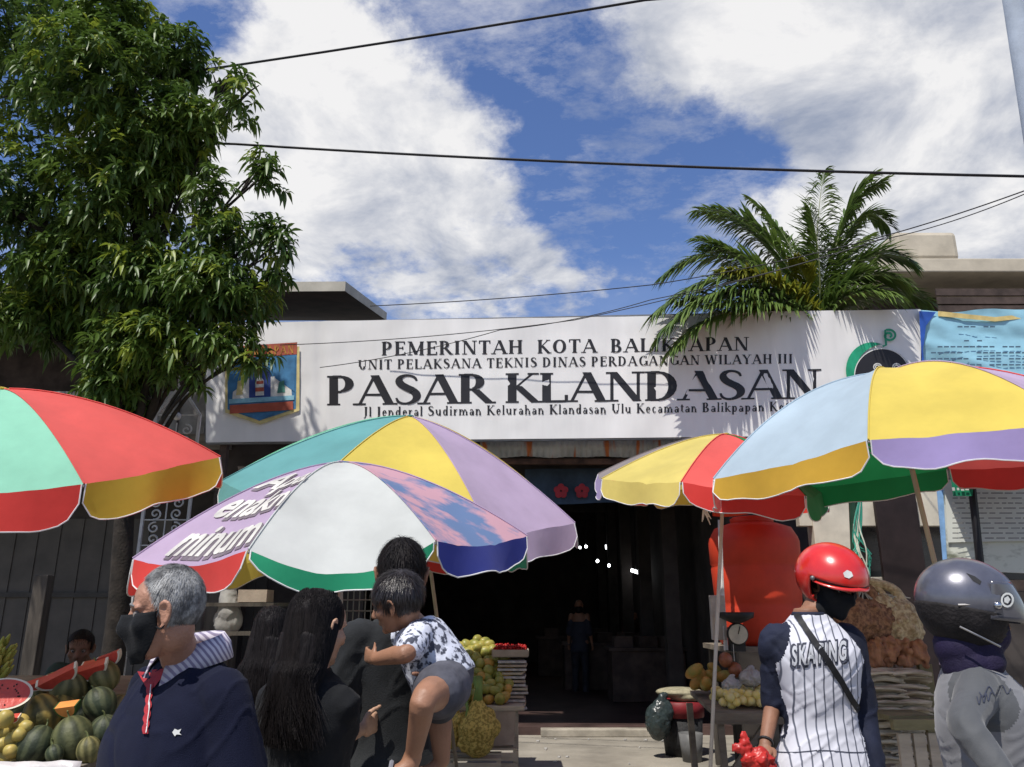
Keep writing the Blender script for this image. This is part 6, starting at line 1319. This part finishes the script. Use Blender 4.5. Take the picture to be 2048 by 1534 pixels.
# baskets near the entrance
bk = root('round_basket_stack', 'dark basket holding red goods with a pale flat lid at the hall entrance', 'basket', (P(1365, 1450, 9.6).x, 9.6, 0)); a, c = P(1322, 1450, 9.6), P(1402, 1385, 9.6); cx = (a.x+c.x)/2
b = MB(); b.lathe([(0, .0), (.20, .0), (.235, .40), (.215, .40), (.19, .03), (0, .03)], (cx, 9.6, 0), 28); b.build('basket_body', mat('black_weave', (.03, .03, .032), .7, .3, 40, .6, 90), bk, smooth=True)
b = MB(); b.lathe([(0, .40), (.25, .40), (.26, .56), (.24, .57), (0, .50)], (cx, 9.6, 0), 28); b.build('red_tray', mat('dull_red_plastic', (.22, .02, .025), .5), bk, smooth=True); v = Vol(); v.ell((cx-.02, 9.55, .66), (.27, .2, .055)); v.ell((cx+.05, 9.55, .62), (.2, .2, .07)); v.fuse('pale_lid', mat('straw_pale', (.36, .33, .22), .8, .2, 20), bk, vox=.012)
b = MB(); p = P(1318, 1450, 9.3); b.lathe([(0, 0), (.10, 0), (.13, .28), (.12, .28), (.09, .02), (0, .02)], (p.x+.32, 9.2, 0), 24); o = b.build('grey_bucket', mat('grey_bucket_plastic', (.15, .15, .15), .5), None, smooth=True, loc=(p.x+.32, 9.2, 0)); tag(o, 'small grey bucket on the ground in front of the dark basket', 'bucket')
v = Vol(); c = V((p.x, 9.35, .38)); v.ell(c, (.14, .12, .2)); v.ell(c+V((.05, 0, .1)), (.13, .1, .14)); v.limb([c+V((.03, 0, .1)), c+V((.06, 0, .24)), c+V((.09, 0, .27))], [.08, .05, .03]); f = fold(.015, 14, 12, 2, 8); tag(v.fuse('dark_plastic_bag', mat('dark_bag', (.035, .05, .05), .3, .2, 9, .3, 30, .5), None, vox=.012, smooth=1, disp=lambda q_: f(q_)), 'dark shiny plastic bag standing left of the basket at the entrance', 'bag')
# hall interior ----------------------------------------------------
for k, (px, py, Y, w) in enumerate(((1205, 1262, 16, 1.6), (1290, 1300, 14, 1.3), (1150, 1330, 19, 1.8))):
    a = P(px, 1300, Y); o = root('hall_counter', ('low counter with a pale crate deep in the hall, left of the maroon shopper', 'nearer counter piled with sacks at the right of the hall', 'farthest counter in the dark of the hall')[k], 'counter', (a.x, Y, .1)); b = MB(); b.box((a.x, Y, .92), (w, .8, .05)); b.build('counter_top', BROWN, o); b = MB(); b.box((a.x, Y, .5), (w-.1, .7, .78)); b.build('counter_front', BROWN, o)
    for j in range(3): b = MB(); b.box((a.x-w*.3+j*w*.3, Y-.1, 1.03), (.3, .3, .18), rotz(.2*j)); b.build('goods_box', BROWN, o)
LMP = emit('lamp_glow', (.95, .97, 1), 6); LMO = emit('lamp_warm', (1, .35, .12), 2.5)
for (px, py, Y, r) in ((1160, 1095, 19, .03), (1172, 1093, 20, .035), (1222, 1116, 20, .04), (1195, 1122, 18, .035), (1218, 1131, 19, .035), (1140, 1094, 21, .03)):
    c = P(px, py, Y); o = root('hanging_bulb', 'small bare bulb glowing deep in the dark hall', 'lamp', c, 'bare bulbs in the hall'); b = MB(); b.ell(c, (r, r, r*1.1)); b.build('bulb', LMP, o); b = MB(); b.tube([c+V((0, 0, r)), V((c.x, c.y, 4.2))], .01, 5); b.build('cord', CB, o)
for (px0, py0, px1, py1, Y, m, lab) in ((1068, 1101, 1122, 1097, 17, LMP, 'long white tube lamp just right of the lilac umbrella edge'), (1213, 1090, 1213.6, 1098, 20, LMP, 'short upright tube lamp among the bare bulbs of the hall'), (1262, 1140, 1283, 1147, 17, LMP, 'slanting short tube lamp to the right of the bare bulbs')):
    a, c = P(px0, py0, Y), P(px1, py1, Y); o = root('tube_lamp', lab, 'lamp', a); b = MB(); b.tube([a, c], .035, 10); b.build('tube', m, o); b = MB(); b.tube([a.lerp(c, .5), V((a.lerp(c, .5).x, Y, 4.2))], .01, 5); b.build('cord', CB, o)
# left middle ground: wire rack, hanging sack, boxes
wr = root('wire_rack', 'thin wire grid rack standing behind the young woman and the child', 'rack', P(712, 1300, 7.2)); WM = mat('wire_grey', (.22, .21, .20), .5, .1, metal=.5); wr.location.z = 0
for i in range(7): a = P(678+i*12, 1300, 7.2); b = MB(); b.tube([V((a.x, 7.2, 0)), V((a.x, 7.2, P(700, 1150, 7.2).z))], .006, 5); b.build('rod', WM, wr)
for y in (1165, 1200, 1222, 1260, 1302, 1345): b = MB(); b.tube([P(674, y, 7.19), P(756, y, 7.19)], .006, 5); b.build('rod', WM, wr)
v = Vol(); c = P(458, 1226, 6.9); v.ell(c+V((0, 0, -.06)), (.12, .08, .13)); v.limb([c, c+V((-.02, 0, .2))], [.1, .06]); f = fold(.01, 12, 6, 2, 4); tag(v.fuse('white_sack', mat('dull_white_sack', (.42, .40, .37), .8, .2, 6, .2), None, vox=.012, smooth=2, disp=lambda q_: f(q_)), 'dull white cloth sack hanging right behind the head of the man in navy', 'sack')
b = MB(); p = P(512, 1192, 6.9); b.box(p, (.24, .2, .1)); tag(b.build('pale_box', CARD, None, loc=p), 'pale carton on a high shelf under the red valance of the printed umbrella', 'box'); b = MB(); b.box(p+V((-.1, .1, -.07)), (.9, .4, .03)); b.box(p+V((-.1, .1, -.3)), (.9, .4, .03))
sh = root('dark_shelf', 'dark open shelf behind the man in navy and the women', 'shelf', (p.x, 7.0, 0)); b.build('boards', OLDW, sh); b = MB()
for sx in (-.55, .35): b.bar((p.x+sx, 7.0, 0), (p.x+sx, 7.0, p.z), .04)
b.build('uprights', OLDW, sh)
f2 = root('back_fruit_table', 'small table with a cardboard box of brown fruit behind the young woman', 'table', (P(705, 1400, 6.6).x, 6.6, 0)); z_ = P(700, 1442, 6.4).z; a, c = P(650, 1440, 6.4), P(770, 1440, 6.4); b = MB(); b.box(((a.x+c.x)/2, 6.7, z_), (c.x-a.x, .7, .04)); b.build('tabletop', TW, f2)
for sx in (a.x+.03, c.x-.03):
    for sy in (6.4, 7.0): b = MB(); b.box((sx, sy, z_/2), (.04, .04, z_)); b.build('leg', TW, f2)
b = MB(); p = P(700, 1415, 6.5); b.box(p, (.3, .3, .2)); b.build('carton', CARD, f2, bevel=.004)
loose('brown_fruit', 'yellow brown fruit piled on the small table behind the young woman', 'fruit', 'yellow brown fruits behind the young woman', [P(random.uniform(676, 745), random.uniform(1350, 1392), 6.6+random.random()*.2) for _ in range(20)], .05, [MGM, MGO], (1, 1, 1.3))
b = MB(); p = P(699, 1320, 6.6); b.lathe([(0, -.02), (.09, -.02), (.10, .1), (0, .12)], p+V((0, 0, -.12)), 18)
# right side goods ---------------------------------------------------
random.seed(40)
rp = root('green_string_hank', 'green and white plastic string hank hanging from the kiosk beside the red helmet', 'string', P(1722, 1060, 6.2)); GS = mat('green_string', (.04, .30, .22), .5); WS = mat('white_string', (.55, .58, .50), .5)
top = P(1722, 985, 6.2)
for k in range(16):
    a = P(1712+random.uniform(-8, 12), 1055+random.uniform(-8, 30), 6.2); c = P(1722+random.uniform(-18, 22), 1110+random.uniform(-10, 40), 6.2+random.uniform(-.05, .05)); e = P(1725+random.uniform(-24, 26), 1190+random.uniform(-10, 20), 6.2); b = MB(); b.tube(catm([top, a, c] + ([e] if k % 2 else []), 5), .0055, 5); b.build('string', GS if k % 3 else WS, rp)
b = MB(); b.tube([P(1706, 990, 6.25), P(1712, 1130, 6.25)], .035, 10); b.build('bottle_stem', mat('dark_green_tube', (.02, .06, .04), .4), rp)
OB = mat('brown_onion_net', (.30, .165, .085), .8, .35, 34, .5, 90, .3, col2=(.12, .06, .035), lo=.4, hi=.6); OP = mat('pale_net', (.52, .42, .24), .6, .3, 34, .5, 90, .3, col2=(.28, .2, .1), lo=.4, hi=.6)
for (px, py, w, h, m, lab) in ((1712, 1242, .15, .20, OB, 'brown net bag of onions hanging right behind the red helmet'), (1752, 1245, .15, .21, OB, 'middle brown net bag under the green string'), (1800, 1250, .16, .24, OP, 'pale straw coloured net bag hanging rightmost of the onion bags'), (1765, 1215, .10, .12, OP, 'small pale net bag on top of the brown onion bags')):
    c = P(px, py, 6.1); o = root('onion_bag', lab, 'net bag', c, 'net bags of onions at the right stall'); v = Vol(); v.ell(c, (w, w*.8, h*.85)); v.limb([c, c+V((0, 0, h)), c+V(((1725-px)*.003, 0, h*1.35))], [w*.6, w*.25, w*.15])
    for k in range(70): a = random.random()*6.28; b_ = random.uniform(-1, 1); v.ell(c+V((cos(a)*w*.92*sqrt(1-b_*b_), sin(a)*w*.76*sqrt(1-b_*b_), b_*h*.80)), w*.16)
    v.fuse('net', m, o, vox=.008, smooth=1); b = MB()
    for k in range(5): b.tube([c+V((random.uniform(-.5, .5)*w, -w*.3, h*.8)), P(1725, 1180, 6.15)], .004, 5)
    b.build('ties', WS, o)
TB = mat('rust_bundle', (.38, .18, .085), .75, .35, 20, .5, 60, col2=(.20, .09, .05), stretch=(1, 1, .25)); SB_ = mat('straw_bundle', (.52, .45, .33), .8, .35, 24, .5, 60, col2=(.22, .17, .11), stretch=(.2, 1, 1.5)); SBW = mat('pale_straw_bundle', (.68, .62, .50), .8, .3, 24, .5, 60, col2=(.32, .26, .18), stretch=(.2, 1, 1.5))
for k in range(4):
    p = P(1752+k*27, 1306, 6.0); v = Vol()
    for j in range(60): v.ell(p+V((random.uniform(-.055, .055), random.uniform(-.05, .05), random.uniform(-.09, .10))), (random.uniform(.012, .03), .025, random.uniform(.012, .03)), rq())
    tag(v.fuse('rusty_pack', TB, None, vox=.009, smooth=2), ('rust brown packed bundle standing nearest the jersey sleeve', 'rust brown packed bundle second from the jersey sleeve', 'rust brown packed bundle third from the jersey sleeve', 'rust brown packed bundle nearest the grey sleeve')[k], 'bundle', 'rust brown bundles on the straw stacks')
n = 0
for r in range(13):
    for cidx in range(2):
        px = 1762+cidx*52+random.uniform(-6, 6)+(r % 2)*6; py = 1346+r*15; p = P(px, py, 5.9); v = Vol(); w = random.uniform(.12, .15)
        for j in range(9):
            yy = random.uniform(-.09, .09); z = random.uniform(-.018, .018); v.limb([p+V((-w, yy, z+random.uniform(-.008, .008))), p+V((0, yy+random.uniform(-.02, .02), z+.012)), p+V((w, yy, z+random.uniform(-.012, .008)))], [.010, .013, .009], 7, 3)
        o = v.fuse('straw_bundle', SBW if r > 5 else SB_, None, vox=.0085, smooth=1); tag(o, ('flat straw coloured bundle in the stack beside the jersey sleeve', 'flat straw coloured bundle in the stack beside the grey shirt')[cidx], 'bundle', ('straw bundles stacked beside the jersey', 'straw bundles stacked beside the grey shirt')[cidx])
gb = root('greenish_wooden_bench', 'greenish weathered wooden bench with plank front between the two helmeted people', 'bench', (P(1830, 1500, 5.5).x, 5.5, 0)); GWm = mat('mossy_wood', (.26, .23, .12), .85, .3, 7, .4, 60, stretch=(.25, 1, 1)); a, c = P(1792, 1462, 5.4), P(1885, 1440, 5.4)
b = MB(); b.box(((a.x+c.x)/2, 5.45, (a.z+c.z)/2), (c.x-a.x, .05, c.z-a.z)); b.build('front_board', GWm, gb, bevel=.004)
for k in range(3): q_ = P(1806+k*30, 1466, 5.47); b = MB(); b.box((q_.x, 5.47, (q_.z)/2), (.075, .03, q_.z)); b.build('upright_plank', CRW, gb)
b = MB(); b.box(((a.x+c.x)/2, 5.75, c.z+.0), (c.x-a.x, .55, .03)); b.build('seat_board', GWm, gb)
b = MB(); q_ = P(1862, 1330, 5.9); b.box((q_.x, 6.0, q_.z/2), (.09, .05, q_.z)); b.build('tall_plank', GWm, gb)
sp = root('straw_stack_table', 'low table carrying the straw bundles and net bags at the right stall', 'table', (P(1790, 1500, 6.1).x, 6.1, 0)); b = MB(); q_ = P(1790, 1545, 5.95); b.box((P(1790, 1500, 6.1).x, 6.15, q_.z-.02), (.75, .6, .04)); b.build('tabletop', TW, sp)
b = MB(); b.box((P(1790, 1500, 6.1).x, 6.15, (q_.z-.04)/2), (.7, .5, q_.z-.04)); b.build('box_base', OLDW, sp)
# two thin extra poles seen among the shoppers
b = MB(); t0 = P(1745, 1120, 8.6); 
# litter on the apron and weeds of the kerb
LT = mat('litter_paper', (.55, .53, .5), .8); 
for k in range(14):
    x = random.uniform(P(1060, 1500, 9.6).x, P(1400, 1500, 9.6).x); y = random.uniform(9.0, 10.9); b = MB(); s = random.uniform(.012, .04); b.box((x, y, .012), (s, s*.7, .012), rotz(random.random()*3)); tag(b.build('paper_scrap', LT, None, loc=(x, y, .012)), 'tiny scrap of litter on the sunlit concrete before the entrance', 'litter', 'litter scraps before the entrance')
